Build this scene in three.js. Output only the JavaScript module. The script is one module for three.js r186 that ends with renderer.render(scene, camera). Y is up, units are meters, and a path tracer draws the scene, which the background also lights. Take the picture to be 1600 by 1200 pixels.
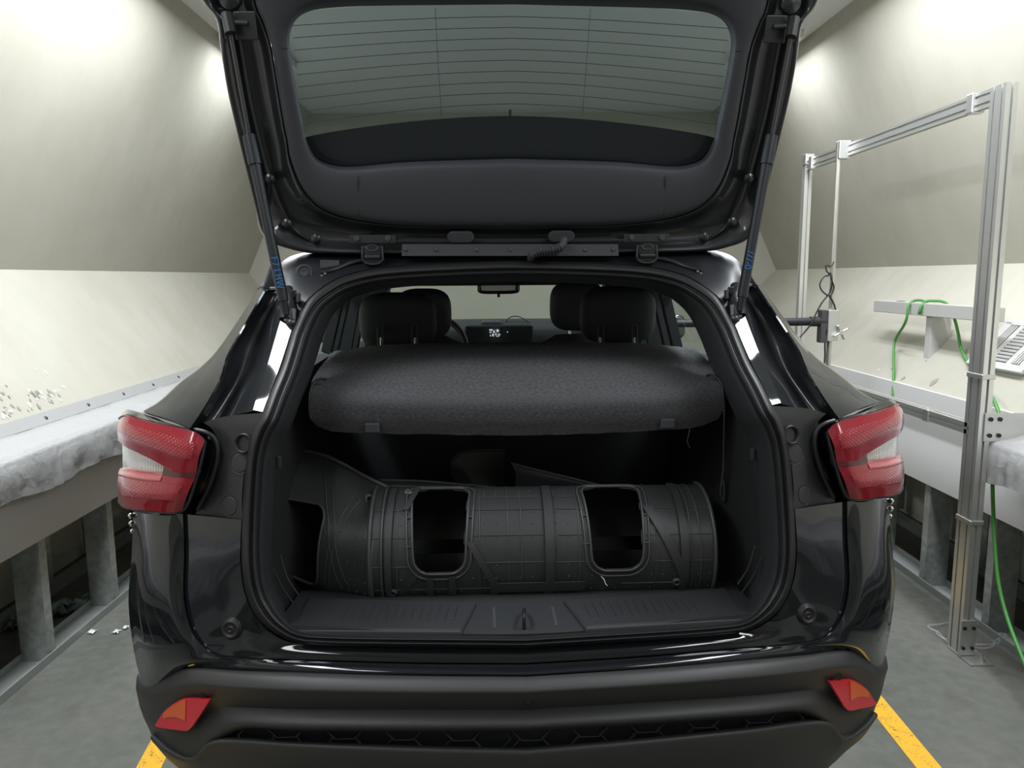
import * as THREE from 'three';
import { RoundedBoxGeometry } from 'three/addons/geometries/RoundedBoxGeometry.js';
import { mergeGeometries, mergeVertices } from 'three/addons/utils/BufferGeometryUtils.js';
import { RectAreaLightUniformsLib } from 'three/addons/lights/RectAreaLightUniformsLib.js';
import { TextGeometry } from 'three/addons/geometries/TextGeometry.js';
import { FontLoader } from 'three/addons/loaders/FontLoader.js';
import { createNoise2D, createNoise3D } from 'simplex-noise';

// ---------------------------------------------------------------- camera, light, exposure
const FPX = 1180;                                   // focal length in pixels of the 1600x1200 frame
const scene = new THREE.Scene();
const camera = new THREE.PerspectiveCamera(2 * Math.atan(600 / FPX) * 180 / Math.PI, 4 / 3, 0.05, 60);
camera.position.set(0, 1.45, 0);
camera.rotation.order = 'YXZ';
camera.rotation.set(-8.06 * Math.PI / 180, -0.73 * Math.PI / 180, -0.38 * Math.PI / 180);
camera.updateMatrixWorld(true);
scene.add(camera);
const renderer = new THREE.WebGLRenderer({ antialias: true });
renderer.toneMapping = THREE.LinearToneMapping;
renderer.toneMappingExposure = 0.84;
renderer.shadowMap.enabled = true;
RectAreaLightUniformsLib.init();
scene.background = new THREE.Color(0x000000);       // a closed room: no sky
const LAMP = { power: 22, color: new THREE.Color().setRGB(0.95, 1.0, 1.055) };
// ceiling strip lamps in two rows: [x, distance, size along x, size along z, share]
const LAMPS = [];
for (const x of [-1.30, 1.48]) for (const [d, k] of [[3.44, 1.75], [2.22, 1.2], [1.00, 0.9], [-0.6, 0.5]]) LAMPS.push([x, d, 0.34, 1.2, k]);
LAMPS.push([-1.50, 5.05, 0.20, 0.6, 1.7], [1.69, 5.05, 0.20, 0.6, 1.7]);

// ---------------------------------------------------------------- random and noise, seeded
function rng(seed) { let s = seed >>> 0; return () => { s = (s + 0x6D2B79F5) >>> 0; let t = s; t = Math.imul(t ^ (t >>> 15), t | 1); t ^= t + Math.imul(t ^ (t >>> 7), t | 61); return ((t ^ (t >>> 14)) >>> 0) / 4294967296; }; }
const n2 = createNoise2D(rng(11)), n3 = createNoise3D(rng(23));
const fbm = (x, y, o = 4) => { let a = 0, w = 0.5; for (let i = 0; i < o; i++) { a += w * n2(x, y); x = x * 2.03 + 5.1; y = y * 2.03 - 3.7; w *= 0.5; } return a; };

// ---------------------------------------------------------------- pixels to points
const V = (x, y, z) => new THREE.Vector3(x, y, z);
const ray = (px, py) => V((px - 800) / FPX, (600 - py) / FPX, -1).applyQuaternion(camera.quaternion);
const onZ = (px, py, d) => { const r = ray(px, py); return camera.position.clone().addScaledVector(r, (-d - camera.position.z) / r.z); };
const onX = (px, py, x) => { const r = ray(px, py); return camera.position.clone().addScaledVector(r, (x - camera.position.x) / r.x); };
const onY = (px, py, y) => { const r = ray(px, py); return camera.position.clone().addScaledVector(r, (y - camera.position.y) / r.y); };
// the car stands slightly turned; its own frame has z = -s, s metres ahead of the rear bumper
const CAR_POS = V(0.045, 0, -1.45), CAR_TURN = 0.028;
const carM = new THREE.Matrix4().makeRotationY(CAR_TURN).setPosition(CAR_POS), carI = carM.clone().invert();
const C = (px, py, s) => { const o = camera.position.clone().applyMatrix4(carI), r = ray(px, py).transformDirection(carI); return o.addScaledVector(r, (-s - o.z) / r.z); };
const CL = (px, py, s) => { const p = C(px, py, s); if (px > 809 || p.x > 0) p.x = 0; return p; };   // left half, centre line snapped

// ---------------------------------------------------------------- geometry helpers
function crom(p0, p1, p2, p3, t) {
  const f = (a, b, c, d) => 0.5 * (2 * b + (c - a) * t + (2 * a - 5 * b + 4 * c - d) * t * t + (3 * b - a - 3 * c + d) * t * t * t);
  return V(f(p0.x, p1.x, p2.x, p3.x), f(p0.y, p1.y, p2.y, p3.y), f(p0.z, p1.z, p2.z, p3.z));
}
function evalRow(row, u, lin) {
  const n = row.length - 1, x = Math.min(Math.max(u, 0), 1) * n, i = Math.min(Math.floor(x), n - 1), t = x - i;
  if (lin || n < 2) return row[i].clone().lerp(row[i + 1], t);
  const a = row[Math.max(i - 1, 0)], d = row[Math.min(i + 2, n)];
  return crom(i ? a : row[0].clone().multiplyScalar(2).sub(row[1]), row[i], row[i + 1], i + 2 <= n ? d : row[n].clone().multiplyScalar(2).sub(row[n - 1]), t);
}
function surface(rows, linV = false, linU = false) { return (u, v) => evalRow(rows.map(r => evalRow(r, u, linU)), v, linV); }
// f(u, v) sampled to a sheet; thick > 0 gives it a back face and rims; hole(u, v) < 0 cuts
function sheet(f, nu, nv, { thick = 0, hole = null, flip = false, eps = 1 } = {}) {
  const P = [], UV = [];
  let lu = 0, lv = 0;
  const c0 = f(0, 0.5); { let a = c0; for (let i = 1; i <= 8; i++) { const b = f(i / 8, 0.5); lu += a.distanceTo(b); a = b; } a = f(0.5, 0); for (let i = 1; i <= 8; i++) { const b = f(0.5, i / 8); lv += a.distanceTo(b); a = b; } }
  const keepV = [];
  for (let j = 0; j <= nv; j++) for (let i = 0; i <= nu; i++) {
    let u = i / nu, v = j / nv, h = 1;
    if (hole) {
      h = hole(u, v);
      const e = 0.55 * Math.max(1 / nu, 1 / nv) * eps;
      if (Math.abs(h) < e) { const d = 1e-4, gx = (hole(u + d, v) - hole(u - d, v)) / (2 * d), gy = (hole(u, v + d) - hole(u, v - d)) / (2 * d), g = gx * gx + gy * gy || 1; u -= gx * h / g; v -= gy * h / g; h = 0; }
    }
    P.push(f(u, v)); UV.push(u * lu, v * lv); keepV.push(h >= 0);
  }
  const idx = [], W = nu + 1;
  for (let j = 0; j < nv; j++) for (let i = 0; i < nu; i++) {
    const a = j * W + i, b = a + 1, c = a + W, d = c + 1;
    for (const t of [[a, c, b], [b, c, d]]) if (t.every(k => keepV[k])) idx.push(...(flip ? [t[0], t[2], t[1]] : t));
  }
  const g = new THREE.BufferGeometry();
  g.setAttribute('position', new THREE.Float32BufferAttribute(P.flatMap(p => [p.x, p.y, p.z]), 3));
  g.setAttribute('uv', new THREE.Float32BufferAttribute(UV, 2));
  g.setIndex(idx); g.computeVertexNormals();
  if (!thick) return g;
  const N = g.getAttribute('normal'), back = g.clone(), bp = back.getAttribute('position'), bn = back.getAttribute('normal');
  for (let k = 0; k < P.length; k++) { bp.setXYZ(k, P[k].x - N.getX(k) * thick, P[k].y - N.getY(k) * thick, P[k].z - N.getZ(k) * thick); bn.setXYZ(k, -N.getX(k), -N.getY(k), -N.getZ(k)); }
  const bi = []; for (let k = 0; k < idx.length; k += 3) bi.push(idx[k], idx[k + 2], idx[k + 1]); back.setIndex(bi);
  // rim along every open edge
  const edges = new Map();
  for (let k = 0; k < idx.length; k += 3) for (let q = 0; q < 3; q++) { const a = idx[k + q], b = idx[k + (q + 1) % 3], key = b + '_' + a; if (edges.has(key)) edges.delete(key); else edges.set(a + '_' + b, [a, b]); }
  const rp = [], ru = [];
  for (const [a, b] of edges.values()) {
    const A = P[a], B = P[b], A2 = V(bp.getX(a), bp.getY(a), bp.getZ(a)), B2 = V(bp.getX(b), bp.getY(b), bp.getZ(b));
    for (const p of [A, A2, B, B, A2, B2]) { rp.push(p.x, p.y, p.z); ru.push(p.x, p.y); }
  }
  const parts = [g, back];
  if (rp.length) { const r = new THREE.BufferGeometry(); r.setAttribute('position', new THREE.Float32BufferAttribute(rp, 3)); r.setAttribute('uv', new THREE.Float32BufferAttribute(ru, 2)); r.computeVertexNormals(); parts.push(r); }
  return join(parts);
}
function join(list) {
  const out = list.map(g => { const q = g.index ? g.toNonIndexed() : g.clone(); for (const k of Object.keys(q.attributes)) if (!['position', 'normal', 'uv'].includes(k)) q.deleteAttribute(k); if (!q.attributes.uv) q.setAttribute('uv', new THREE.Float32BufferAttribute(new Float32Array(q.attributes.position.count * 2), 2)); q.morphAttributes = {}; return q; });
  return out.length === 1 ? out[0] : mergeGeometries(out, false);
}
function mirror(g) {
  const q = g.clone(); q.scale(-1, 1, 1);
  if (q.index) { const a = q.index.array; for (let i = 0; i < a.length; i += 3) { const t = a[i + 1]; a[i + 1] = a[i + 2]; a[i + 2] = t; } }
  else for (const k of Object.keys(q.attributes)) { const at = q.attributes[k], n = at.itemSize, a = at.array; for (let i = 0; i < at.count; i += 3) for (let c = 0; c < n; c++) { const x = (i + 1) * n + c, y = (i + 2) * n + c, t = a[x]; a[x] = a[y]; a[y] = t; } }
  return q;
}
const curve = (pts, closed = false, kind = 'centripetal') => new THREE.CatmullRomCurve3(pts, closed, kind);
function tube(pts, r, seg = 40, rad = 8, { closed = false, straight = false } = {}) {
  const c = straight ? polyline(pts) : curve(pts, closed);
  const g = new THREE.TubeGeometry(c, seg, r, rad, closed);
  if (closed) return g;
  const caps = [0, 1].map(t => { const d = new THREE.CircleGeometry(r, rad); const tan = c.getTangent(t); if (t === 0) tan.negate(); d.applyQuaternion(new THREE.Quaternion().setFromUnitVectors(V(0, 0, 1), tan)); const p = c.getPoint(t); d.translate(p.x, p.y, p.z); return d; });
  return join([g, ...caps]);
}
function polyline(pts) { const c = new THREE.CurvePath(); for (let i = 1; i < pts.length; i++) c.add(new THREE.LineCurve3(pts[i - 1], pts[i])); return c; }
function rod(a, b, r, rad = 16, r2 = r) {
  const d = b.clone().sub(a), g = new THREE.CylinderGeometry(r2, r, d.length(), rad);
  g.applyQuaternion(new THREE.Quaternion().setFromUnitVectors(V(0, 1, 0), d.clone().normalize()));
  const m = a.clone().add(b).multiplyScalar(0.5); g.translate(m.x, m.y, m.z); return g;
}
const rbox = (w, h, d, r = 0.004, x = 0, y = 0, z = 0, seg = 2) => { const g = new RoundedBoxGeometry(w, h, d, seg, Math.min(r, w / 2.01, h / 2.01, d / 2.01)); g.translate(x, y, z); return g; };
const box = (w, h, d, x = 0, y = 0, z = 0) => { const g = new THREE.BoxGeometry(w, h, d); g.translate(x, y, z); return g; };
// a bar with any cross-section (Shape) from a to b, up fixes its turn
function bar(shape, a, b, up = V(0, 1, 0), bevel = 0) {
  const z = b.clone().sub(a), L = z.length(); z.normalize();
  const x = up.clone().cross(z).normalize(), y = z.clone().cross(x);
  const g = new THREE.ExtrudeGeometry(shape, { depth: L, bevelEnabled: bevel > 0, bevelSize: bevel, bevelThickness: bevel, bevelSegments: 1, curveSegments: 6 });
  g.applyMatrix4(new THREE.Matrix4().makeBasis(x, y, z).setPosition(a)); return g;
}
const rectShape = (w, h) => { const s = new THREE.Shape(); s.moveTo(-w / 2, -h / 2); s.lineTo(w / 2, -h / 2); s.lineTo(w / 2, h / 2); s.lineTo(-w / 2, h / 2); s.closePath(); return s; };
// put a geometry built around the origin (z towards the viewer) at p, its z along n
function aim(g, p, n, up = V(0, 1, 0)) {
  const z = n.clone().normalize(), x = up.clone().cross(z).normalize(), y = z.clone().cross(x);
  return g.clone().applyMatrix4(new THREE.Matrix4().makeBasis(x, y, z).setPosition(p));
}
function lathe(pts, seg = 32) { return new THREE.LatheGeometry(pts.map(([r, y]) => new THREE.Vector2(r, y)), seg); }
// soft rounded block: superellipsoid
function blob(w, h, d, e = 0.45, nu = 40, nv = 24) {
  const g = new THREE.SphereGeometry(1, nu, nv), p = g.attributes.position, f = x => Math.sign(x) * Math.pow(Math.abs(x), e);
  for (let i = 0; i < p.count; i++) {
    const X = p.getX(i), Y = p.getY(i), Z = p.getZ(i), m = Math.pow(Math.pow(Math.abs(X), 2 / e) + Math.pow(Math.abs(Y), 2 / e) + Math.pow(Math.abs(Z), 2 / e), -e / 2);
    p.setXYZ(i, X * m * w / 2, Y * m * h / 2, Z * m * d / 2);
  }
  const q = mergeVertices((g.deleteAttribute('normal'), g.deleteAttribute('uv'), g), 1e-5); q.computeVertexNormals(); return q;
}

// ---------------------------------------------------------------- objects
const used = {};
function numbered(n) { const k = used[n] = (used[n] ?? -1) + 1; return k ? n + '_' + String(k).padStart(3, '0') : n; }
function setData(o, label, category, group, kind) { if (label) o.userData.label = label; if (category) o.userData.category = category; if (group) o.userData.group = group; if (kind) o.userData.kind = kind; return o; }
function shade(o) { o.castShadow = o.receiveShadow = true; return o; }
function part(name, geo, mat, parent, label) { const m = shade(new THREE.Mesh(geo, mat)); m.name = name; parent.add(m); if (label) m.userData.label = label; return m; }
function pair(name, geo, mat, parent, label) { return [part(name, geo, mat, parent, label), part(name, mirror(geo), mat, parent, label)]; }
function thing(name, label, category, pos = V(0, 0, 0), turn = 0, group) { const g = new THREE.Group(); g.name = numbered(name); g.position.copy(pos); g.rotation.y = turn; setData(g, label, category, group); scene.add(g); return g; }
function single(name, geo, mat, label, category, group) { const m = shade(new THREE.Mesh(geo, mat)); m.name = numbered(name); setData(m, label, category, group); scene.add(m); return m; }
function struct(name) { const g = new THREE.Group(); g.name = name; g.userData.kind = 'structure'; scene.add(g); return g; }

// ---------------------------------------------------------------- textures
function tex(n, fn, { srgb = false, rep = 1 } = {}) {
  const d = new Uint8Array(n * n * 4);
  for (let y = 0; y < n; y++) for (let x = 0; x < n; x++) { const c = fn(x / n, y / n), k = (y * n + x) * 4; for (let q = 0; q < 3; q++) d[k + q] = Math.max(0, Math.min(255, Math.round(255 * (Array.isArray(c) ? c[q] : c)))); d[k + 3] = 255; }
  const t = new THREE.DataTexture(d, n, n); t.wrapS = t.wrapT = THREE.RepeatWrapping; t.magFilter = THREE.LinearFilter; t.minFilter = THREE.LinearMipmapLinearFilter; t.generateMipmaps = true;
  if (srgb) t.colorSpace = THREE.SRGBColorSpace; t.repeat.set(rep, rep); t.needsUpdate = true; return t;
}
// tileable fbm
const per = (f, k) => (u, v) => { const a = f(u * k, v * k), b = f((u - 1) * k, v * k), c = f(u * k, (v - 1) * k), d = f((u - 1) * k, (v - 1) * k); const s = t => t * t * (3 - 2 * t), x = s(u), y = s(v); return (a * (1 - x) + b * x) * (1 - y) + (c * (1 - x) + d * x) * y; };
const mix = (a, b, t) => a.map((x, i) => x + (b[i] - x) * t);
const clamp = (x, a = 0, b = 1) => Math.min(b, Math.max(a, x));
const lin = (r, g, b) => new THREE.Color().setRGB(r, g, b);
// ---------------------------------------------------------------- materials
const texConcrete = (() => {
  const A = per((x, y) => fbm(x, y, 5), 5), B = per((x, y) => fbm(x + 40, y + 9, 3), 40), D = per((x, y) => fbm(x - 17, y + 31, 4), 9);
  return tex(1024, (u, v) => { const a = A(u, v), b = B(u, v), d = D(u, v); let c = mix([0.36, 0.37, 0.345], [0.425, 0.425, 0.395], clamp(0.5 + a)); c = mix(c, [0.30, 0.28, 0.25], clamp((d - 0.18) * 2.2) * 0.6); c = mix(c, [0.50, 0.50, 0.475], clamp((-d - 0.3) * 3) * 0.5); return c.map(x => x + b * 0.05); }, { srgb: true, rep: 0.33 });
})();
const texPlaster = (() => {
  const A = per((x, y) => fbm(x, y, 5), 4), B = per((x, y) => fbm(x * 2.2 + 3, y * 0.8 + 9, 4), 8);
  return tex(512, (u, v) => { const a = A(u, v), b = B(u, v); return mix([0.68, 0.668, 0.615], [0.705, 0.694, 0.645], clamp(0.5 + a + 0.5 * b)); }, { srgb: true, rep: 0.4 });
})();
const texPlasterBump = (() => { const A = per((x, y) => fbm(x, y, 4), 10); return tex(512, (u, v) => 0.5 + 0.5 * A(u, v), { rep: 0.8 }); })();
const texFine = (() => { const A = per((x, y) => fbm(x, y, 2), 90); return tex(512, (u, v) => 0.5 + 0.5 * A(u, v), { rep: 6 }); })();
const texFuzz = (() => { const r = rng(5); return tex(256, () => 0.25 + 0.75 * r(), { rep: 5 }); })();
const texFuzzCol = (() => { const r = rng(77); const A = per((x, y) => fbm(x, y, 3), 12); return tex(256, (u, v) => { const k = 0.62 + 0.3 * r() + 0.25 * A(u, v); return [k, k, k]; }, { srgb: true, rep: 5 }); })();
const texCrinkle = (() => { const A = per((x, y) => fbm(x, y, 3), 7); return tex(512, (u, v) => { const a = A(u, v); return clamp(1 - Math.abs(a) * 2.4); }, { rep: 1.6 }); })();
const texPrism = tex(256, (u, v) => { const a = (u * 16) % 1, b = (v * 16) % 1; return 1 - Math.max(Math.abs(a - 0.5), Math.abs(b - 0.5)) * 2; }, { rep: 9 });
texPrism.rotation = 0.7;
const texPrismCol = tex(256, (u, v) => { const a = (u * 16) % 1, b = (v * 16) % 1, k = 1 - Math.max(Math.abs(a - 0.5), Math.abs(b - 0.5)) * 2; return [0.62 + 0.38 * k, 0.5 + 0.5 * k, 0.5 + 0.5 * k]; }, { srgb: true, rep: 9 });
texPrismCol.rotation = 0.7;
const texFlute = tex(256, (u, v) => 0.5 + 0.5 * Math.sin(u * 24 * Math.PI) * (0.7 + 0.3 * Math.sin(v * 12 * Math.PI)), { rep: 9 });
const texGalv = (() => { const A = per((x, y) => fbm(x, y, 3), 18), B = per((x, y) => fbm(x + 8, y, 3), 5); return tex(512, (u, v) => { const k = 0.68 + 0.10 * A(u, v) + 0.10 * B(u, v); return [k * 0.97, k, k * 0.98]; }, { srgb: true, rep: 1.2 }); })();
const texYellow = (() => { const A = per((x, y) => fbm(x, y, 3), 60), B = per((x, y) => fbm(x, y, 3), 10); return tex(512, (u, v) => { const a = A(u, v), b = B(u, v); return mix([0.93, 0.70, 0.17], [0.62, 0.47, 0.16], clamp((a + b * 0.6 - 0.22) * 2.4)); }, { srgb: true, rep: 1.5 }); })();

const std = (o) => new THREE.MeshStandardMaterial({ side: THREE.DoubleSide, ...o });
const phy = (o) => new THREE.MeshPhysicalMaterial({ side: THREE.DoubleSide, ...o });
const M = {
  concrete: std({ map: texConcrete, roughness: 0.82, bumpMap: texPlasterBump, bumpScale: 0.002 }),
  plaster: std({ map: texPlaster, roughness: 0.9, bumpMap: texPlasterBump, bumpScale: 0.002 }),
  plasterSmooth: std({ map: texPlaster, roughness: 0.9 }),
  ceiling: std({ color: lin(0.68, 0.69, 0.67), roughness: 0.95 }),
  panel: std({ color: lin(0.7, 0.7, 0.69), roughness: 0.7 }),
  bareWall: std({ color: lin(0.72, 0.70, 0.58), roughness: 0.9, bumpMap: texPlasterBump, bumpScale: 0.004 }),
  galv: std({ map: texGalv, metalness: 0.35, roughness: 0.5 }),
  tarp: std({ color: lin(0.36, 0.36, 0.355), roughness: 0.75, bumpMap: texCrinkle, bumpScale: 0.0012 }),
  tarpStrip: std({ color: lin(0.34, 0.34, 0.33), roughness: 0.6 }),
  alu: std({ color: lin(0.72, 0.72, 0.70), metalness: 0.85, roughness: 0.36 }),
  zinc: std({ color: lin(0.62, 0.62, 0.60), metalness: 0.9, roughness: 0.4 }),
  steel: std({ color: lin(0.6, 0.57, 0.53), metalness: 0.9, roughness: 0.35 }),
  blackMetal: std({ color: lin(0.016, 0.018, 0.022), metalness: 0.3, roughness: 0.45 }),
  whitePaint: std({ color: lin(0.52, 0.515, 0.49), roughness: 0.55 }),
  pocket: std({ color: lin(0.06, 0.06, 0.062), roughness: 0.5 }),
  green: std({ color: lin(0.07, 0.27, 0.055), roughness: 0.5 }),
  yellow: std({ map: texYellow, roughness: 0.75 }),
  lampFace: std({ color: 0xffffff, emissive: 0xffffff, emissiveIntensity: 3, roughness: 0.6 }),
  lampBody: std({ color: lin(0.6, 0.6, 0.6), roughness: 0.5 }),
  rag: std({ color: lin(0.25, 0.34, 0.34), roughness: 0.9 }),
  paper: std({ color: lin(0.75, 0.75, 0.70), roughness: 0.9 }),
  clearPlastic: phy({ color: 0xffffff, transmission: 0.9, thickness: 0, roughness: 0.15, ior: 1.4 }),
  // car
  paint: phy({ color: lin(0.009, 0.011, 0.014), roughness: 0.05, clearcoat: 0.35, clearcoatRoughness: 0.03 }),
  paintIn: phy({ color: lin(0.009, 0.011, 0.014), roughness: 0.4, clearcoat: 0.7, clearcoatRoughness: 0.06 }),
  plastic: std({ color: lin(0.038, 0.0385, 0.039), roughness: 0.5, bumpMap: texFine, bumpScale: 0.0002 }),
  satin: std({ color: lin(0.022, 0.0225, 0.024), roughness: 0.36, bumpMap: texFine, bumpScale: 0.0001 }),
  gutter: std({ color: lin(0.009, 0.011, 0.014), roughness: 0.4 }),
  redDark: phy({ color: lin(0.07, 0.002, 0.006), roughness: 0.25, clearcoat: 1, clearcoatRoughness: 0.04 }),
  trim: std({ color: lin(0.025, 0.027, 0.030), roughness: 0.62, bumpMap: texFine, bumpScale: 0.0002 }),
  gateTrim: std({ color: lin(0.040, 0.041, 0.050), roughness: 0.6, bumpMap: texFine, bumpScale: 0.0002 }),
  rubber: std({ color: lin(0.013, 0.0135, 0.0145), roughness: 0.5 }),
  gloss: phy({ color: lin(0.009, 0.011, 0.014), roughness: 0.2, clearcoat: 1, clearcoatRoughness: 0.05 }),
  carpet: std({ color: lin(0.008, 0.0085, 0.009), roughness: 0.95 }),
  felt: phy({ map: texFuzzCol, color: lin(0.14, 0.14, 0.15), roughness: 0.95, bumpMap: texFuzz, bumpScale: 0.0015, sheen: 0.5, sheenRoughness: 0.5, sheenColor: lin(0.12, 0.12, 0.13) }),
  seat: std({ color: lin(0.050, 0.054, 0.062), roughness: 0.6 }),
  leather: std({ color: lin(0.055, 0.056, 0.060), roughness: 0.5 }),
  headliner: std({ color: lin(0.05, 0.052, 0.055), roughness: 0.9 }),
  chrome: std({ color: lin(0.75, 0.75, 0.75), metalness: 1, roughness: 0.12 }),
  darkSteel: std({ color: lin(0.09, 0.09, 0.095), metalness: 0.7, roughness: 0.4 }),
  liner: std({ color: lin(0.032, 0.033, 0.034), roughness: 0.42, bumpMap: texFine, bumpScale: 0.0003 }),
  linerEdge: std({ color: lin(0.055, 0.056, 0.057), roughness: 0.42 }),
  redLens: phy({ map: texPrismCol, color: lin(0.62, 0.025, 0.06), roughness: 0.25, clearcoat: 1, clearcoatRoughness: 0.04, bumpMap: texPrism, bumpScale: 0.0009 }),
  redPlain: phy({ color: lin(0.30, 0.004, 0.018), roughness: 0.22, clearcoat: 1, clearcoatRoughness: 0.04 }),
  redLip: phy({ color: lin(0.55, 0.13, 0.15), roughness: 0.12, clearcoat: 1, clearcoatRoughness: 0.03 }),
  clearLens: phy({ color: lin(0.62, 0.62, 0.60), roughness: 0.22, metalness: 0.35, clearcoat: 1, bumpMap: texFlute, bumpScale: 0.002 }),
  redReflex: phy({ color: lin(0.72, 0.012, 0.03), roughness: 0.3, clearcoat: 1, bumpMap: texPrism, bumpScale: 0.0005 }),
  amberReflex: phy({ color: lin(0.80, 0.13, 0.02), roughness: 0.3, clearcoat: 1, bumpMap: texPrism, bumpScale: 0.0005 }),
  glass: phy({ color: lin(0.90, 0.98, 0.94), transmission: 1, thickness: 0, roughness: 0, ior: 1.5 }),
  tinted: phy({ color: lin(0.60, 0.72, 0.77), transmission: 1, thickness: 0, roughness: 0, ior: 1.5 }),
  frit: phy({ color: lin(0.012, 0.016, 0.022), roughness: 0.25, clearcoat: 0.6 }),
  wire: std({ color: lin(0.02, 0.02, 0.022), roughness: 0.5 }),
  tyre: std({ color: lin(0.015, 0.015, 0.015), roughness: 0.85 }),
  rim: std({ color: lin(0.35, 0.35, 0.36), metalness: 0.9, roughness: 0.3 }),
  blueInk: std({ color: lin(0.01, 0.10, 0.30), roughness: 0.6 }),
};

// ---------------------------------------------------------------- the room
const RX = 0.11, FAR = 7.0, NEAR = -2.6;           // centre line, far end, near end (distances from the camera)
const SEC = { plate: 1.855, rail: 1.96, railY: 0.885, seam: 2.415, seamY: 1.5, top: 1.78, topY: 2.9 };
const RAILX = sg => sg < 0 ? SEC.rail : 1.86, RAILYY = sg => sg < 0 ? SEC.railY : 0.92;
const zf = -FAR, zn = -NEAR, LEN = FAR - NEAR, zm = (zf + zn) / 2;
{ const o = struct('floor'); part('slab', box(6.4, 0.12, LEN + 0.4, RX, -0.06, zm), M.concrete, o);
  const g = o.children[0].geometry, uv = g.attributes.uv, p = g.attributes.position; for (let i = 0; i < p.count; i++) uv.setXY(i, p.getX(i), p.getZ(i)); }
{ const o = struct('ceiling'); part('board', box(2 * SEC.top + 0.5, 0.1, LEN + 0.4, RX, SEC.topY + 0.05, zm), M.ceiling, o);
  part('roof_slab', box(6.4, 0.1, LEN + 0.4, RX, SEC.topY + 0.2, zm), M.ceiling, o); }
{ const o = struct('wall_back'); part('panel', box(6.4, 3.1, 0.1, RX, 1.5, zf - 0.05), M.plaster, o); }
{ const o = struct('wall_front'); part('panel', box(6.4, 3.1, 0.1, RX, 1.5, zn + 0.05), M.plaster, o); }
function slab(a, b, t, mat, name, parent, z0 = zf, z1 = zn) {    // plate between two section points, running along z
  const d = V(b.x - a.x, b.y - a.y, 0), L = d.length(), ang = Math.atan2(d.y, d.x), g = new THREE.BoxGeometry(L, t, z1 - z0, 1, 1, 1);
  const uv = g.attributes.uv, p = g.attributes.position; for (let i = 0; i < p.count; i++) uv.setXY(i, p.getZ(i), p.getX(i) + p.getY(i));
  g.translate(0, t / 2, 0); g.rotateZ(ang); g.translate((a.x + b.x) / 2, (a.y + b.y) / 2, (z0 + z1) / 2);
  return part(name, g, mat, parent);
}
const studShape = (() => { const s = new THREE.Shape(); s.moveTo(0, 0); s.lineTo(0.105, 0); s.lineTo(0.105, 0.045); s.lineTo(0.102, 0.045); s.lineTo(0.102, 0.003); s.lineTo(0.003, 0.003); s.lineTo(0.003, 0.045); s.lineTo(0, 0.045); s.closePath(); const h = new THREE.Path(); return s; })();
const studGeo = (() => { const g = new THREE.ExtrudeGeometry(studShape, { depth: 0.715, bevelEnabled: false }); g.rotateX(-Math.PI / 2); return g; })();
function sideWall(name, sg, studZ, backMat) {
  const o = struct(name), X = x => RX + sg * x, p = (x, y) => V(X(x), y, 0), RAIL = RAILX(sg), RAILY = RAILYY(sg);
  const ab = (a, b) => sg < 0 ? [a, b] : [b, a];
  slab(...ab(p(SEC.top, SEC.topY), p(SEC.seam, SEC.seamY)).reverse(), 0.03, M.plasterSmooth, 'upper_panel', o);
  slab(...ab(p(SEC.seam, SEC.seamY), p(RAIL, RAILY)).reverse(), 0.03, M.plaster, 'sloped_panel', o);
  if (sg < 0) { part('apron', box(0.02, 0.15, LEN, X(SEC.rail + 0.01), SEC.railY - 0.075, zm), M.panel, o);
  part('ledge', box(0.16, 0.02, LEN, X(SEC.rail - 0.04), 0.735, zm), M.panel, o); }
  part('lower_panel', box(0.02, sg < 0 ? 0.26 : 0.43, LEN, X(SEC.plate + 0.0), sg < 0 ? 0.615 : 0.705, zm), M.panel, o);
  part('outer_wall', box(0.1, 3.1, LEN + 0.4, X(2.75), 1.5, zm), backMat, o); part('rear_panel', box(0.03, 1.3, LEN, X(2.37), 0.65, zm), backMat, o);
  part('floor_track', join([box(0.115, 0.004, LEN, X(SEC.plate + 0.05), 0.002, zm), box(0.004, 0.035, LEN, X(SEC.plate - 0.006), 0.0175, zm), box(0.004, 0.035, LEN, X(SEC.plate + 0.106), 0.0175, zm)]), M.galv, o);
  part('inner_track', box(0.06, 0.04, LEN, X(SEC.plate + 0.38), 0.02, zm), M.galv, o);
  for (const z of studZ) {
    const m = part('metal_stud', studGeo, M.galv, o); m.position.set(sg < 0 ? X(SEC.plate) - 0.105 : X(SEC.plate), 0.004, -z);
    if (sg < 0) { } 
    const b = part('metal_stud', studGeo, M.galv, o); b.position.set(sg < 0 ? X(SEC.plate + 0.36) - 0.105 : X(SEC.plate + 0.36), 0.04, -z - 0.12);
    // punched zigzag of the rear studs
    if (sg < 0 && z < 4.5) for (let k = 0; k < 8; k++) { const q = part('zigzag_embossing', box(0.028, 0.007, 0.008), M.galv, b); q.rotation.z = k % 2 ? 0.8 : -0.8; q.position.set(0.05, 0.12 + k * 0.045, 0.0455 - 0.043); }
    // knock-out plate near the foot
    part('anchor_screw', new THREE.CylinderGeometry(0.007, 0.007, 0.02, 8).translate(sg < 0 ? 0.095 : 0.01, 0.012, 0.055), M.zinc, m);
  }
  return o;
}
const zL = [], zR = []; for (let k = 0; k < 11; k++) { zL.push(0.77 + 0.4925 * k); zR.push(1.0 + 0.4685 * k); }
const wallL = sideWall('wall_left', -1, zL, M.bareWall), wallR = sideWall('wall_right', 1, zR, M.bareWall);
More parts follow.
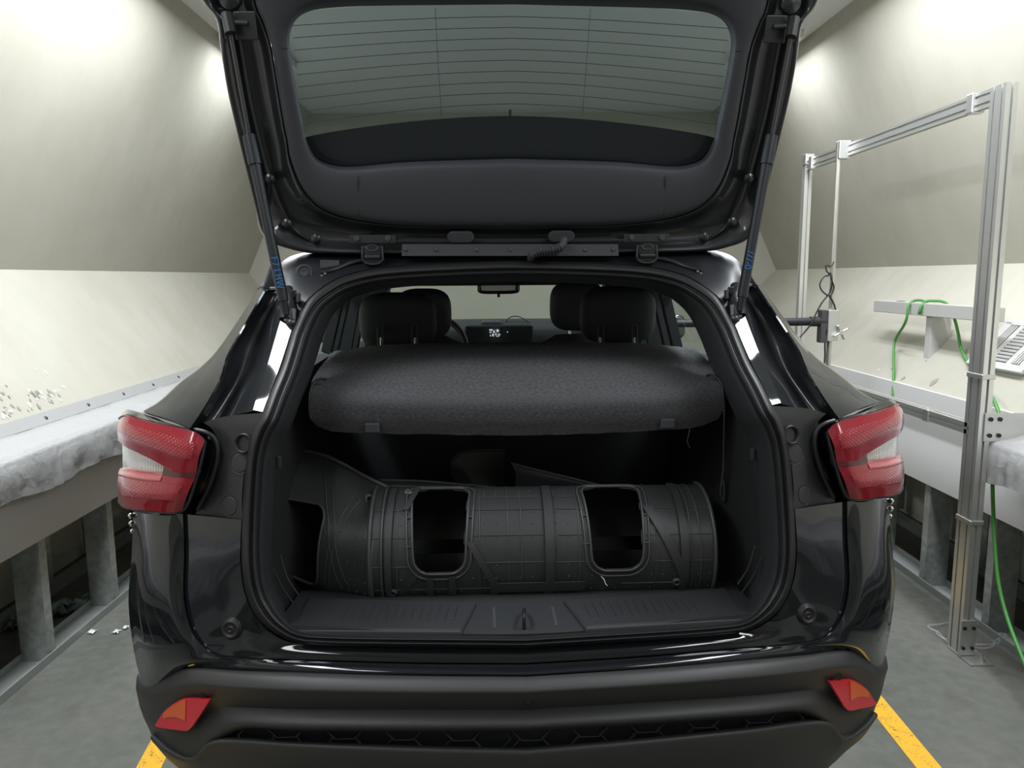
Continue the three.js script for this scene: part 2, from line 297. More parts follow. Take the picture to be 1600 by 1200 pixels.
// slanted face of the wall: point from pixel
function onSlope(px, py, sg, lift = 0) {
  const a = V(RX + sg * RAILX(sg), RAILYY(sg), 0), b = V(RX + sg * SEC.seam, SEC.seamY, 0), t = b.clone().sub(a).normalize(), n = V(-t.y * sg, t.x * sg, 0).normalize();
  if (n.y < 0) n.negate();
  const r = ray(px, py), k = a.clone().sub(camera.position).dot(n) / r.dot(n);
  return { p: camera.position.clone().addScaledVector(r, k).addScaledVector(n, lift), n, t };
}
// chipped paint spots on the left slope and right slope
{ const r = rng(91), spot = (w, px, py, sg, sz) => { const { p, n } = onSlope(px, py, sg, 0.0012), s = new THREE.Shape(), k = 7; for (let i = 0; i < k; i++) { const a = i / k * 6.283, q = sz * (0.5 + 0.6 * r()); s[i ? 'lineTo' : 'moveTo'](Math.cos(a) * q * 1.4, Math.sin(a) * q); } s.closePath(); part('chipped_spot', aim(new THREE.ExtrudeGeometry(s, { depth: 0.001, bevelEnabled: false }), p, n, V(0, 0, 1)), r() < 0.55 ? M.chipDark : M.paper, w); };
  M.chipDark = std({ color: lin(0.3, 0.29, 0.26), roughness: 0.9 });
  for (let i = 0; i < 36; i++) { const x = r() * r() * 110, y = 655 - r() * r() * 70 - x * 0.28; spot(wallL, x, y, -1, 0.004 + 0.006 * r()); }
  for (let i = 0; i < 26; i++) spot(wallL, 45 + r() * 50, 640 - r() * 20 - 12, -1, 0.005 + 0.008 * r());
  for (const [x, y, q] of [[1412, 605, 0.012], [1458, 612, 0.02], [1374, 592, 0.008], [1447, 578, 0.006], [1394, 590, 0.006]]) spot(wallR, x, y - 14, 1, q); }
// yellow floor lines
function floorLine(name, pxA, pxB, w, label) {
  const a = onY(...pxA, 0.0015), b = onY(...pxB, 0.0015), d = b.clone().sub(a).normalize(), far = a.clone().addScaledVector(d, -4), near = b.clone().addScaledVector(d, 2.4);
  const f = (u, v) => far.clone().lerp(near, v).add(V((u - 0.5) * w, 0, 0));
  single(name, sheet(f, 1, 40, { thick: 0.001 }), M.yellow, label, 'floor marking');
}
floorLine('floor_line', [251, 1163], [232, 1200], 0.075, 'yellow painted floor line beside the rear corner with the round pillar boss');
floorLine('floor_line', [1391, 1125], [1452, 1200], 0.075, 'yellow painted floor line nearest the aluminium profile frame');

// ceiling panel lamps
for (const [x, d, w, l, k] of LAMPS) {
  const o = thing('ceiling_lamp', d > 4 ? 'short white ceiling lamp over the front of the car' : 'long white ceiling strip lamp above the sloped walls', 'lamp', V(x, SEC.topY - 0.05, -d), 0, d > 4 ? 'short ceiling lamps' : 'ceiling strip lamps');
  part('housing', rbox(w + 0.06, 0.05, l + 0.06, 0.01, 0, 0.025, 0), M.lampBody, o);
  part('diffuser', rbox(w, 0.012, l, 0.004, 0, -0.004, 0), M.lampFace, o);
  const L = new THREE.RectAreaLight(LAMP.color, LAMP.power * k, w, l); L.position.set(0, -0.02, 0); L.rotation.x = -Math.PI / 2; L.castShadow = true; o.add(L); L.name = 'area_light';
}
// ---------------------------------------------------------------- the car
const car = thing('car', 'glossy black crossover car seen from behind with its liftgate wide open', 'car', CAR_POS, CAR_TURN);
const G = (pts, ds = 0) => pts.map(([x, y, s]) => CL(x, y, s + ds));
const withS = (pts, S) => pts.map(([x, y], i) => [x, y, S[i]]);

// --- closed path of the rear opening, left half from the sill centre to the roof centre
const EP = [[820, 1013, .085], [700, 1012, .088], [600, 1011, .092], [510, 1009, .097], [462, 1004, .10], [428, 989, .105], [403, 967, .11], [386, 933, .12], [378, 886, .13], [378, 816, .15], [384, 720, .165], [395, 675, .17], [410, 646, .18], [424, 610, .23], [438, 576, .29], [450, 538, .35], [459, 510, .39], [481, 469, .45], [514, 443, .50], [546, 429, .53], [595, 419, .55], [680, 413, .56], [820, 409, .56]];
function inset(path, w, ds) {           // move the path inwards by w pixels (number or per-point function) and ds metres forward
  return path.map(([x, y, s], i) => {
    const a = path[Math.max(i - 1, 0)], b = path[Math.min(i + 1, path.length - 1)]; let tx = b[0] - a[0], ty = b[1] - a[1]; const l = Math.hypot(tx, ty); tx /= l; ty /= l;
    if (i === 0 || i === path.length - 1) { tx = i ? 1 : -1; ty = 0; }
    const W = typeof w === 'function' ? w(i, x, y) : w, D = typeof ds === 'function' ? ds(i, x, y) : ds;
    return [x - ty * W, y + tx * W, s + D];
  });
}
const EPc = EP;
const sw = (side, top, bot) => (i, x, y) => { const side_ = (x < 440 && y < 990) ? 1 : 0; if (y > 985) return bot + (side - bot) * clamp((460 - x) / 60); if (y < 480) return top + (side - top) * clamp((y - 410) / 70); return side; };
// full-width closed rows: left half then mirrored right half
function fullRows(rows) { return rows.map(r => { const L = G(r).map(p => p), R = L.slice(1, -1).reverse().map(p => V(-p.x, p.y, p.z)); return [...L, ...R, L[0].clone()]; }); }
const sealRows = fullRows([EP, inset(EP, sw(3, 3, 2), -.014), inset(EP, sw(10, 9, 6), -.022), inset(EP, sw(15, 13, 9), -.012), inset(EP, sw(19, 16, 12), -.018), inset(EP, sw(25, 20, 15), -.010), inset(EP, sw(29, 22, 18), .012)]);
part('door_seal', sheet(surface(sealRows), 220, 24, {}), M.rubber, car, 'thick black rubber seal around the tailgate opening');
// inner trim behind the seal: header, D-pillars and the rounded lower corners
const trimRows = fullRows([inset(EP, sw(28, 21, 17), .004), inset(EP, sw(36, 25, 19), .03), inset(EP, sw(45, 29, 21), .10), inset(EP, sw(49, 31, 22), .20)]);
part('opening_trim', sheet(surface(trimRows), 200, 14, {}), M.trim, car);

// --- tail panel: glossy body below the opening, from the seal outwards
const I_ = withS([[288, 803], [290, 862], [289, 930], [300, 982], [316, 1007], [340, 1022], [380, 1027], [479, 1030], [650, 1035], [820, 1036]], [.215, .19, .165, .14, .125, .11, .10, .085, .07, .065]);
const Ein = withS([[379, 812], [377, 870], [381, 915], [392, 948], [408, 973], [428, 991], [462, 1005], [540, 1010], [680, 1012], [820, 1013]], [.152, .137, .127, .118, .112, .108, .103, .098, .092, .088]);
const midT = I_.map((p, i) => [(p[0] + Ein[i][0]) / 2, (p[1] + Ein[i][1]) / 2, (p[2] + Ein[i][2]) / 2 - .004]);
pair('tail_panel', sheet(surface([G(I_), G(midT), G(Ein)]), 60, 12, { thick: 0.004 }), M.paint, car);
// --- painted bumper: from the panel gap out to the flank
const I2 = I_.map(([x, y, s], i) => [x - (i < 4 ? 2.5 : 0), y + (i > 3 ? 2.5 : 0), s - .012]);
const Ma = withS([[262, 803], [262, 866], [262, 940], [275, 998], [292, 1028], [318, 1034], [364, 1036], [475, 1039], [650, 1043], [820, 1046]], [.215, .175, .14, .125, .12, .105, .09, .055, .03, .022]);
const Mb = withS([[232, 803], [226, 870], [222, 945], [236, 1015], [258, 1044], [294, 1043], [340, 1044], [472, 1048], [648, 1052], [820, 1054]], [.24, .205, .175, .18, .17, .145, .10, .048, .018, .008]);
const Oo = withS([[208, 800], [206, 862], [201, 948], [214, 1040], [233, 1074], [276, 1053], [330, 1049], [471, 1055], [646, 1059], [820, 1061]], [.30, .29, .285, .30, .255, .18, .12, .052, .026, .018]);
pair('bumper_skin', sheet(surface([G(I2), G(Ma), G(Mb), G(Oo)]), 72, 24, { thick: 0.004 }), M.paint, car);
// --- black lower bumper
const bow = [0, .010, .035, .07, .12, .19, .26, .34];
const bump = [
  [[820, 1059], [646, 1057], [471, 1053], [374, 1050], [305, 1046], [272, 1052], [233, 1073], [217, 1054], .018],
  [[820, 1064], [646, 1063], [471, 1059], [374, 1055], [305, 1051], [270, 1057], [234, 1077], [216, 1060], -.006],
  [[820, 1078], [646, 1078], [471, 1075], [374, 1071], [305, 1067], [266, 1073], [236, 1086], [215, 1074], -.022],
  [[820, 1084], [646, 1084], [471, 1081], [374, 1077], [306, 1074], [264, 1080], [236, 1090], [216, 1080], -.018],
  [[820, 1106], [646, 1106], [471, 1105], [374, 1102], [312, 1092], [262, 1098], [236, 1105], [219, 1094], .012],
  [[820, 1112], [646, 1112], [471, 1111], [374, 1108], [318, 1110], [264, 1112], [238, 1114], [221, 1103], .008],
  [[820, 1130], [646, 1131], [471, 1130], [374, 1127], [325, 1138], [272, 1140], [244, 1133], [228, 1122], -.014],
  [[820, 1136], [646, 1137], [471, 1136], [376, 1134], [322, 1156], [274, 1156], [247, 1142], [234, 1134], -.010],
  [[820, 1139], [646, 1140], [471, 1139], [378, 1138], [312, 1178], [268, 1170], [244, 1152], [239, 1147], .025],
];
pair('rear_bumper', sheet(surface(bump.map(r => { const ds = r[8]; return r.slice(0, 8).map(([x, y], i) => CL(x, y, bow[i] + (i > 3 && ds > 0.01 ? ds * 0.3 : ds))); })), 60, 40, { thick: 0.004 }), M.plastic, car);
// grille strip with hexagons
const gr0 = [[822, 1138], [646, 1139], [471, 1138], [378, 1136], [345, 1150]], gr1 = [[822, 1173], [646, 1169], [471, 1163], [400, 1158], [345, 1156]], gb = [.0, .010, .035, .06, .085];
const grille = pair('grille_insert', sheet(surface([gr0.map(([x, y], i) => CL(x, y, gb[i] + .025)), gr1.map(([x, y], i) => CL(x, y, gb[i] + .05))]), 40, 4, { thick: 0.003 }), M.trim, car);
{ const hex = new THREE.TorusGeometry(0.037, 0.002, 4, 6); hex.scale(1.08, 0.62, 0.8);
  for (let k = -9; k <= 9; k++) for (const r of k % 2 ? [0] : [-1, 1]) {
    const px = 815 + k * 46; if (Math.abs(px - 815) > 425) continue;
    const q = Math.min(1, Math.abs(px - 815) / 430), py = 1155 + r * 13 - q * q * 7, s = 0.026 + 0.058 * q * q + r * .004;
    const lx = C(px < 815 ? px : 1630 - px, py, s); if (px >= 815) lx.x = -lx.x;
    const m = part('hexagon', hex, M.plastic, grille[px < 815 ? 0 : 1]); m.position.copy(lx); m.rotation.x = -0.25; }
}
// lower skirt
const kb = [0, .010, .035, .085, .13, .19, .25];
const skirt = [
  [[820, 1171], [646, 1167], [471, 1161], [345, 1154], [306, 1182], [266, 1169], [240, 1147], .045],
  [[820, 1173], [646, 1169], [471, 1163], [343, 1157], [303, 1185], [265, 1171], [239, 1149], .004],
  [[820, 1182], [646, 1178], [471, 1171], [338, 1164], [300, 1189], [263, 1175], [238, 1153], -.004],
  [[820, 1222], [646, 1217], [471, 1207], [345, 1190], [305, 1200], [270, 1188], [246, 1163], .022],
  [[820, 1275], [646, 1270], [471, 1258], [350, 1240], [312, 1222], [290, 1205], [262, 1180], .10],
];
pair('lower_skirt', sheet(surface(skirt.map(r => r.slice(0, 7).map(([x, y], i) => CL(x, y, kb[i] + r[7])))), 60, 20, { thick: 0.004 }), M.plastic, car);
// reflectors: a red wedge and an amber wedge
{ const rf = (u) => 0.195 - (u - 241) / 87 * 0.105;
  const top = [[241, 1134], [258, 1110], [279, 1095], [293, 1091], [328, 1093]], bot = [[243, 1135], [256, 1138], [272, 1140], [291, 1142], [300, 1136]];
  const f = surface([top.map(([x, y]) => CL(x, y, rf(x) - .016)), bot.map(([x, y]) => CL(x, y, rf(x) - .016))]);
  const sub = (a, b, c, d) => (u, v) => f(a + (b - a) * u, c + (d - c) * v);
  for (const m of [0, 1]) {
    const o = part('rear_reflector', (g => m ? mirror(g) : g)(sheet(f, 16, 10, { thick: 0.006 })), M.redReflex, car, 'red wedge-shaped reflector with an amber upper facet');
    const am = sheet((u, v) => { const p = f(.22 + .5 * u, 0.05 + .62 * v * (0.55 + .45 * u)); p.z += 0.0022; return p; }, 8, 8, { thick: 0.002 });
    part('amber_facet', m ? mirror(am) : am, M.amberReflex, o); }
}
// parking sensors
for (const [x, y, s] of [[325, 1080, .098], [825, 1092, -.008], [1306, 1056, .099]]) {
  const p = C(x, y, s); part('parking_sensor', aim(lathe([[0, 0.003], [0.009, 0.003], [0.0105, 0.001], [0.0125, 0.002], [0.0125, -0.006]], 24).rotateX(Math.PI / 2), p, V(0, 0.15, 1)), M.rubber, car); }

// --- matte pillar cover with its plugs
const coOut = withS([[305, 803], [326, 770], [339, 732], [343, 700], [334, 674], [318, 660]], [.205, .20, .195, .195, .205, .215]);
const coMid = withS([[344, 811], [350, 775], [356, 735], [362, 700], [362, 672], [356, 650]], [.18, .178, .178, .18, .186, .20]);
const coIn = withS([[379, 815], [378, 778], [382, 732], [389, 695], [398, 668], [411, 645]], [.150, .157, .163, .168, .172, .18]);
const coverF = surface([G(coOut), G(coMid), G(coIn)]);
const covers = pair('pillar_cover', sheet(coverF, 30, 20, { thick: 0.003 }), M.satin, car);
function frameAt(f, u, v) { const p = f(u, v), a = f(u + .01, v).sub(f(u - .01, v)), b = f(u, v + .01).sub(f(u, v - .01)); const n = b.cross(a).normalize(); if (n.z < 0) n.negate(); return { p, n }; }
function nearUV(f, px, py) { let best = [9, 0, 0]; for (let i = 0; i <= 60; i++) for (let j = 0; j <= 60; j++) { const p = f(i / 60, j / 60).applyMatrix4(carM).applyMatrix4(camera.matrixWorldInverse); const x = 800 - p.x / p.z * FPX, y = 600 + p.y / p.z * FPX, d = Math.hypot(x - px, y - py); if (d < best[0] * 1 || best[0] === 9 && d < 900) best = [d, i / 60, j / 60]; } return best; }
function placeOn(f, px, py, geo, mat, name, parents) {
  let best = [1e9, 0, 0]; for (let i = 0; i <= 80; i++) for (let j = 0; j <= 80; j++) { const p = f(i / 80, j / 80).applyMatrix4(carM).applyMatrix4(camera.matrixWorldInverse); const x = 800 - p.x / p.z * FPX, y = 600 + p.y / p.z * FPX, d = Math.hypot(x - px, y - py); if (d < best[0]) best = [d, i / 80, j / 80]; }
  const { p, n } = frameAt(f, best[1], best[2]), g = aim(geo, p, n); return [part(name, g, mat, parents[0]), part(name, mirror(g), mat, parents[1])];
}
const plugGeo = lathe([[0, 0.002], [0.019, 0.002], [0.0205, 0.0005], [0.0207, -0.002], [0.0225, -0.002], [0.0228, 0.0008], [0.0245, 0.0003]], 32).rotateX(Math.PI / 2);
placeOn(coverF, 374, 724, plugGeo, M.plastic, 'round_plug', covers);
placeOn(coverF, 359, 790, plugGeo, M.plastic, 'round_plug', covers);
placeOn(coverF, 382, 693, lathe([[0, -0.003], [0.014, -0.002], [0.016, 0.001], [0.0165, 0.006], [0.0195, 0.0085], [0.021, 0.006], [0.0225, 0.001]], 32).rotateX(Math.PI / 2), M.rubber, 'bump_stop', covers);
// round rubber stops low on the tail panel
{ const f = surface([G(I_), G(midT), G(Ein)]);
  placeOn(f, 364, 981, lathe([[0, 0.010], [0.003, 0.010], [0.004, 0.013], [0.006, 0.013], [0.007, 0.010], [0.013, 0.010], [0.0145, 0.014], [0.0185, 0.014], [0.020, 0.009], [0.022, 0.008], [0.0245, 0.004], [0.0255, -0.002]], 36).rotateX(Math.PI / 2), M.rubber, 'rubber_stop', [car, car]); }
// glossy gutter between lamp and cover
pair('lamp_surround', sheet(surface([G([[283, 800, .22], [307, 748, .19], [320, 697, .18], [312, 677, .19], [297, 668, .21]]), G([[294, 803, .27], [320, 752, .26], [333, 703, .26], [325, 675, .27], [306, 664, .27]]), G([[306, 804, .205], [333, 752, .197], [344, 700, .195], [335, 672, .205], [317, 659, .215]])]), 30, 12, {}), M.gloss, car);
part('lamp_gasket', tube([[309, 797, .195], [331, 750, .185], [341, 706, .183], [335, 685, .185], [322, 676, .185], [306, 672, .19]].map(a => C(...a)), 0.005, 40, 8), M.rubber, car);
part('lamp_gasket', mirror(tube([[309, 797, .195], [331, 750, .185], [341, 706, .183], [335, 685, .185], [322, 676, .185], [306, 672, .19]].map(a => C(...a)), 0.005, 40, 8)), M.rubber, car);

// --- tail lamps
{ // columns run from the inner edge to the outer corner; each column top, above window, below window, bottom
  const cols = [
    [[319, 688], [307, 738], [305, 746], [284, 796]],
    [[307, 677], [292, 738], [289, 746], [268, 799]],
    [[286, 670], [274, 737], [272, 745], [255, 799]],
    [[262, 665], [258, 727], [256, 742], [240, 797]],
    [[240, 661], [237, 716], [236, 741], [224, 796]],
    [[215, 654], [215, 705], [214, 738], [208, 795]],
    [[198, 648], [198, 697], [199, 735], [196, 793]],
    [[190, 652], [188, 688], [189, 734], [189, 786]],
  ];
  const ls = [.165, .160, .165, .175, .19, .215, .245, .29], S = k => cols.map((c, i) => CL(c[k][0], c[k][1], ls[i] - [0, .010, .012, 0][k]));
  const T = S(0), A = S(1), B = S(2), D = S(3), lift = (r, dz) => r.map(p => V(p.x, p.y, p.z + dz));
  const upMid = T.map((p, i) => p.clone().lerp(A[i], .45).add(V(0, 0, .010))), loMid = B.map((p, i) => p.clone().lerp(D[i], .5).add(V(0, 0, .008)));
  const inset_ = (r, d) => r.map((p, i) => V(p.x, p.y, p.z - d));
  for (const m of [0, 1]) {
    const mm = g => m ? mirror(g) : g;
    const lamp = part('tail_lamp', mm(sheet(surface([T.map(p => V(p.x, p.y, p.z - .006)), inset_(A, .03), inset_(B, .03), D.map(p => V(p.x, p.y, p.z - .006))]), 30, 16, { thick: 0.01 })), M.rubber, car, 'red tail lamp with a clear wedge-shaped window');
    const up = surface([T, upMid, A]), lo = surface([B, loMid, D]);
    part('red_lens', mm(sheet(up, 40, 14, { thick: 0.004 })), M.redPlain, lamp);
    part('red_lens', mm(sheet(lo, 40, 14, { thick: 0.004 })), M.redPlain, lamp);
    const zone = (f, a, b, c, d) => sheet((u, v) => { const p = f(a + (b - a) * u, c + (d - c) * v); p.z += .0055; return p; }, 20, 8, { thick: .0008 });
    part('prism_field', mm(zone(up, .10, .82, .22, .66)), M.redLens, lamp, 'paler red prismatic reflector field');
    part('prism_field', mm(zone(lo, .12, .9, .18, .62)), M.redLens, lamp, 'paler red prismatic reflector field');
    // inner web joining both lenses beside the window
    part('dark_divider', mm(sheet(surface([A.slice(0, 4).map(p => V(p.x, p.y, p.z + .001)), B.slice(0, 4).map(p => V(p.x, p.y, p.z + .001))]), 12, 4, { thick: .004 })), M.redDark, lamp);
    const win = surface([A.slice(3).map((p, i) => V(p.x, p.y, p.z - .016 + .0)), B.slice(3).map(p => V(p.x, p.y, p.z - .016))]);
    part('clear_window', mm(sheet(win, 20, 8, { thick: .003 })), M.clearLens, lamp, 'clear fluted lens of the turn and reversing light');
    const rim = [...A.slice(3), ...B.slice(3).reverse()].map((p, i, a) => V(p.x, p.y, p.z));
    part('window_rim', mm(tube([A[7], A[6], A[5], A[4], A[3].clone().lerp(B[3], .08), A[3].clone().lerp(B[3], .5).add(V(.006, 0, 0)), B[3], B[4], B[5], B[6], B[7]].map(p => p.clone().add(V(0, 0, -.002))), .0035, 60, 8)), M.redPlain, lamp);
    part('lower_lip', mm(sheet(surface([B.slice(3).map(p => V(p.x, p.y, p.z + .0005)), B.slice(3).map((p, i) => p.clone().lerp(D[i + 3], .10).add(V(0, 0, .006))), B.slice(3).map((p, i) => p.clone().lerp(D[i + 3], .2).add(V(0, 0, .004)))]), 24, 6, { thick: .003 })), M.redLip, lamp, 'pinkish lip under the clear window');
    part('lower_shelf', mm(sheet(surface([B.slice(3).map(p => V(p.x, p.y, p.z - .016)), B.slice(3).map(p => V(p.x, p.y - .001, p.z + .002))]), 20, 3, { thick: .003 })), M.redLip, lamp, 'pinkish ledge under the clear window');
    part('inner_edge', mm(tube([T[0], A[0].clone().lerp(B[0], .5), D[0], D[1], D[3], D[5], D[7]].map(p => p.clone().add(V(0, -.002, -.006))), .006, 50, 8)), M.gloss, lamp);
  }
  // body strip just above the lamp
  const above = withS([[319, 684], [300, 671], [276, 663], [250, 655], [222, 646], [200, 640], [190, 646]], [.19, .21, .24, .27, .30, .33, .37]);
  pair('lamp_brow', sheet(surface([T.filter((_, i) => i !== 4).map(p => V(p.x, p.y + .001, p.z - .004)), G(above)]), 30, 6, { thick: .003 }), M.paint, car);
}

for (const [k, r] of [[[203, 806], .0055], [[204, 818], .0055], [[205, 830], .004]]) pair('chrome_bead', blob(r * 2, r * 2.4, r * 2.4, .9, 12, 8).translate(...C(k[0] + 1, k[1], .30).toArray()), M.chrome, car);
// --- D-pillar gutters and the shoulder of the quarter panel
const stR = withS([[411, 645], [424, 611], [437, 577], [449, 540], [458, 512], [470, 487]], [.183, .232, .288, .348, .388, .43]);
const stL = withS([[396, 642], [405, 611], [417, 577], [430, 532], [440, 499], [452, 472]], [.191, .24, .297, .366, .411, .452]);
const guD = withS([[352, 652], [366, 622], [384, 584], [404, 532], [420, 490], [440, 455]], [.27, .315, .37, .435, .485, .52]);
const guM = withS([[322, 662], [338, 630], [358, 590], [376, 540], [394, 502], [424, 452]], [.255, .285, .33, .40, .445, .51]);
const flI = withS([[299, 670], [322, 636], [345, 594], [357, 556], [376, 522], [414, 456]], [.215, .235, .27, .335, .375, .475]);
const flO = withS([[226, 645], [252, 628], [284, 598], [317, 573], [348, 539], [408, 451]], [.32, .368, .432, .460, .482, .552]);
const flM = flI.map((p, i) => [(p[0] + flO[i][0]) / 2, (p[1] + flO[i][1]) / 2 - 1, (p[2] + flO[i][2]) / 2 - .007]);
pair('pillar_flange', sheet(surface([G(stR), G(stL)]), 40, 6, { thick: .003 }), M.paint, car, 'wet glossy flange that mirrors the ceiling light');
pair('pillar_gutter', sheet(surface([G(stL), G(guD), G(guM), G(flI)]), 40, 24, {}), M.paintIn, car);
const sideRow = (ds, dx, dy) => flO.map(([x, y, s]) => { const p = C(x, y, s); p.z -= ds; p.x -= dx; p.y += dy; return p; });
pair('quarter_panel', sheet(surface([G(flI), G(flM), G(flO), sideRow(.10, .012, -.01), sideRow(.45, .03, -.01)]), 40, 40, { thick: .004 }), M.paint, car);

// --- roof edge above the opening
const rfA = withS([[470, 487], [481, 469], [514, 443], [546, 429], [595, 419], [680, 413], [820, 409]], [.43, .45, .50, .53, .55, .56, .56]);
const rfB = withS([[452, 472], [455, 452], [478, 432], [515, 418], [580, 408], [680, 404], [820, 402]], [.455, .49, .53, .56, .585, .60, .605]);
const rfC = withS([[440, 455], [440, 436], [462, 414], [505, 402], [580, 397], [680, 396], [820, 396]], [.52, .54, .57, .60, .63, .64, .645]);
const rfD = withS([[412, 452], [430, 424], [455, 402], [505, 392], [580, 389], [680, 388], [820, 388]], [.50, .56, .62, .66, .68, .69, .70]);
part('roof_edge', (g => join([g, mirror(g)]))(sheet(surface([G(rfA), G(rfB), G(rfC), G(rfD)]), 60, 24, { thick: .003 })), M.gutter, car);
// pressed boss in the left corner and a matching grommet plate
{ const p = C(476, 427, .535); const g = aim(lathe([[0, .006], [.008, .006], [.010, .008], [.012, .004], [.015, .004], [.018, .008], [.021, .006], [.024, 0]], 36).rotateX(Math.PI / 2), p, V(.1, .25, 1)); part('pressed_boss', g, M.gateTrim, car, 'dark grey ringed boss in the upper corner of the opening');
  part('corner_bracket', sheet(surface([[[500, 406, .56], [530, 407, .57]], [[500, 425, .55], [530, 418, .56]]].map(r => r.map(a => C(...a)))), 6, 6, { thick: .003 }), M.gateTrim, car);
  pair('roof_rib', tube([[500, 426, .53], [520, 422, .54], [545, 412, .56], [565, 407, .57], [600, 405, .585]].map(a => C(...a)), .006, 30, 8), M.paintIn, car);
  for (const k of [[503, 431], [508, 428]]) pair('roof_bolt', aim(rbox(.008, .008, .004, .002), C(k[0], k[1], .525), V(0, .3, 1)), M.darkSteel, car); }
// ---------------------------------------------------------------- the open liftgate (tilted up about the hinges)
const HS = y => .585 - (395 - y) * .00052;               // depth of the gate at a pixel row
const gate = new THREE.Group(); gate.name = 'liftgate'; gate.userData.label = 'raised black liftgate with tinted window'; car.add(gate);
const gOut = [[820, 397], [640, 397], [500, 396], [450, 388], [420, 375], [404, 352], [396, 300], [376, 225], [357, 147], [345, 74], [338, 30], [312, -10], [290, -120], [330, -230], [480, -260], [820, -265]];
const gTrim = [[820, 354], [640, 352], [557, 343], [505, 326], [474, 295], [455, 250], [449, 215], [443, 183], [434, 125], [425, 73], [412, 35], [399, 0], [385, -100], [410, -190], [510, -225], [820, -232]];
const gGl = [[820, 248], [640, 253], [557, 260], [520, 258], [494, 246], [478, 216], [474, 195], [470, 176], [463, 140], [457, 105], [452, 62], [461, 33], [483, 18], [520, 12], [593, 9], [820, 7]];
const gp = (pts, ds) => pts.map(([x, y]) => CL(x, y, HS(y) + ds));
const inter = (a, b, t, ds) => a.map((p, i) => CL(p[0] + (b[i][0] - p[0]) * t, p[1] + (b[i][1] - p[1]) * t, HS(p[1] + (b[i][1] - p[1]) * t) + ds));
const dbl = g => join([g, mirror(g)]);
part('gate_frame', dbl(sheet(surface([gp(gOut, .045), gp(gOut, .0), inter(gOut, gTrim, .12, -.004), inter(gOut, gTrim, .42, .028), inter(gOut, gTrim, .75, .03), inter(gOut, gTrim, .94, .012), gp(gTrim, .02)]), 90, 36, {})), M.paintIn, gate);
part('outer_skin', dbl(sheet(surface([gp(gOut, .045), inter(gOut, gGl, .3, .085), inter(gOut, gGl, .7, .085), gp(gGl, .06)]), 80, 12, { flip: true, thick: .003 })), M.paint, gate);
const trimF = surface([gp(gTrim, .018), gp(gTrim, .002), inter(gTrim, gGl, .10, -.012), inter(gTrim, gGl, .5, -.014), inter(gTrim, gGl, .86, -.006), inter(gTrim, gGl, .95, .008), gp(gGl, .045)]);
part('gate_trim', dbl(sheet(trimF, 90, 40, {})), M.gateTrim, gate);
// seams of the trim panel
for (const [x, y0, y1] of [[559, 275, 343]]) pair('trim_seam', tube([0, .25, .5, .75, 1].map(t => { const y = y0 + (y1 - y0) * t; return C(x + t * 1.5, y, HS(y) - .0128); }), .0012, 12, 5), M.rubber, gate);
pair('trim_seam', tube([C(424, 74, HS(74) + .004), C(434, 76, HS(76) - .013), C(449, 76, HS(76) - .009)], .0012, 12, 5), M.rubber, gate);
// window: pane fills the glass outline; centre column to outline
const cenL = gGl.map(([x, y]) => { const yy = clamp(y, 7, 256); return [820, 7 + (248 - 7) * ((yy - 7) / 249)]; });
const glassF = (u, v) => { // u across from left edge to centre, v from top to bottom
  const y = 2 + v * 260; let xl = 593;
  const e = [[9, 593], [10, 560], [12, 520], [18, 483], [33, 461], [62, 452], [105, 457], [140, 463], [176, 470], [195, 474], [216, 478], [246, 494], [254, 507], [258, 520]];
  for (let i = 0; i + 1 < e.length; i++) if (y >= e[i][0]) { const t = clamp((y - e[i][0]) / (e[i + 1][0] - e[i][0])); xl = e[i][1] + (e[i + 1][1] - e[i][1]) * t; }
  const x = xl - 6 + (822 - xl + 6) * u, d = (x - 815) / 370, yy = y + (1 - d * d) * (v > .5 ? -8 * (v - .5) * 2 : 0);
  return CL(x, yy, HS(yy) + .05 + .012 * (1 - d * d)); };
part('rear_window', dbl(sheet(glassF, 30, 40, {})), M.tinted, gate, 'tinted rear window pane');
// printed black band along the hinge side of the glass
part('window_band', dbl(sheet((u, v) => { const x = 474 + 348 * u, d = 1 - ((x - 815) / 345) ** 2, y0 = 219 - 38 * Math.sqrt(clamp(d, 0, 1)) * (0.55 + .45 * clamp(d)), y1 = 272 - 14 * clamp(d); const y = y0 + (y1 - y0) * v, q = (x - 815) / 370; return CL(Math.max(x, 474 + 20 * v * (1 - u)), y, HS(y) + .0485 + .012 * (1 - q * q)); }, 40, 6, {})), M.frit, gate);
// heating wires
for (let k = 0; k < 11; k++) { const e0 = 40 + k * 19.2, c0 = 26 + k * 20.5 * .83; if (c0 > 176) continue;
  const L = []; for (let i = 0; i <= 8; i++) { const t = i / 8, x = 456 + k * 2 + (822 - 456 - k * 2) * t, y = e0 + (c0 - e0) * Math.sin(t * Math.PI / 2), q = (x - 815) / 370; L.push(CL(x, y, HS(y) + .0475 + .012 * (1 - q * q))); }
  const g = tube(L, .0007, 24, 4); part('heating_wire', join([g, mirror(g)]), M.wire, gate); }
pair('heating_wire', tube([[680, 12], [684, 90], [690, 182]].map(([x, y]) => { const q = (x - 815) / 370; return C(x, y, HS(y) + .0475 + .012 * (1 - q * q)); }), .0007, 10, 4), M.wire, gate);
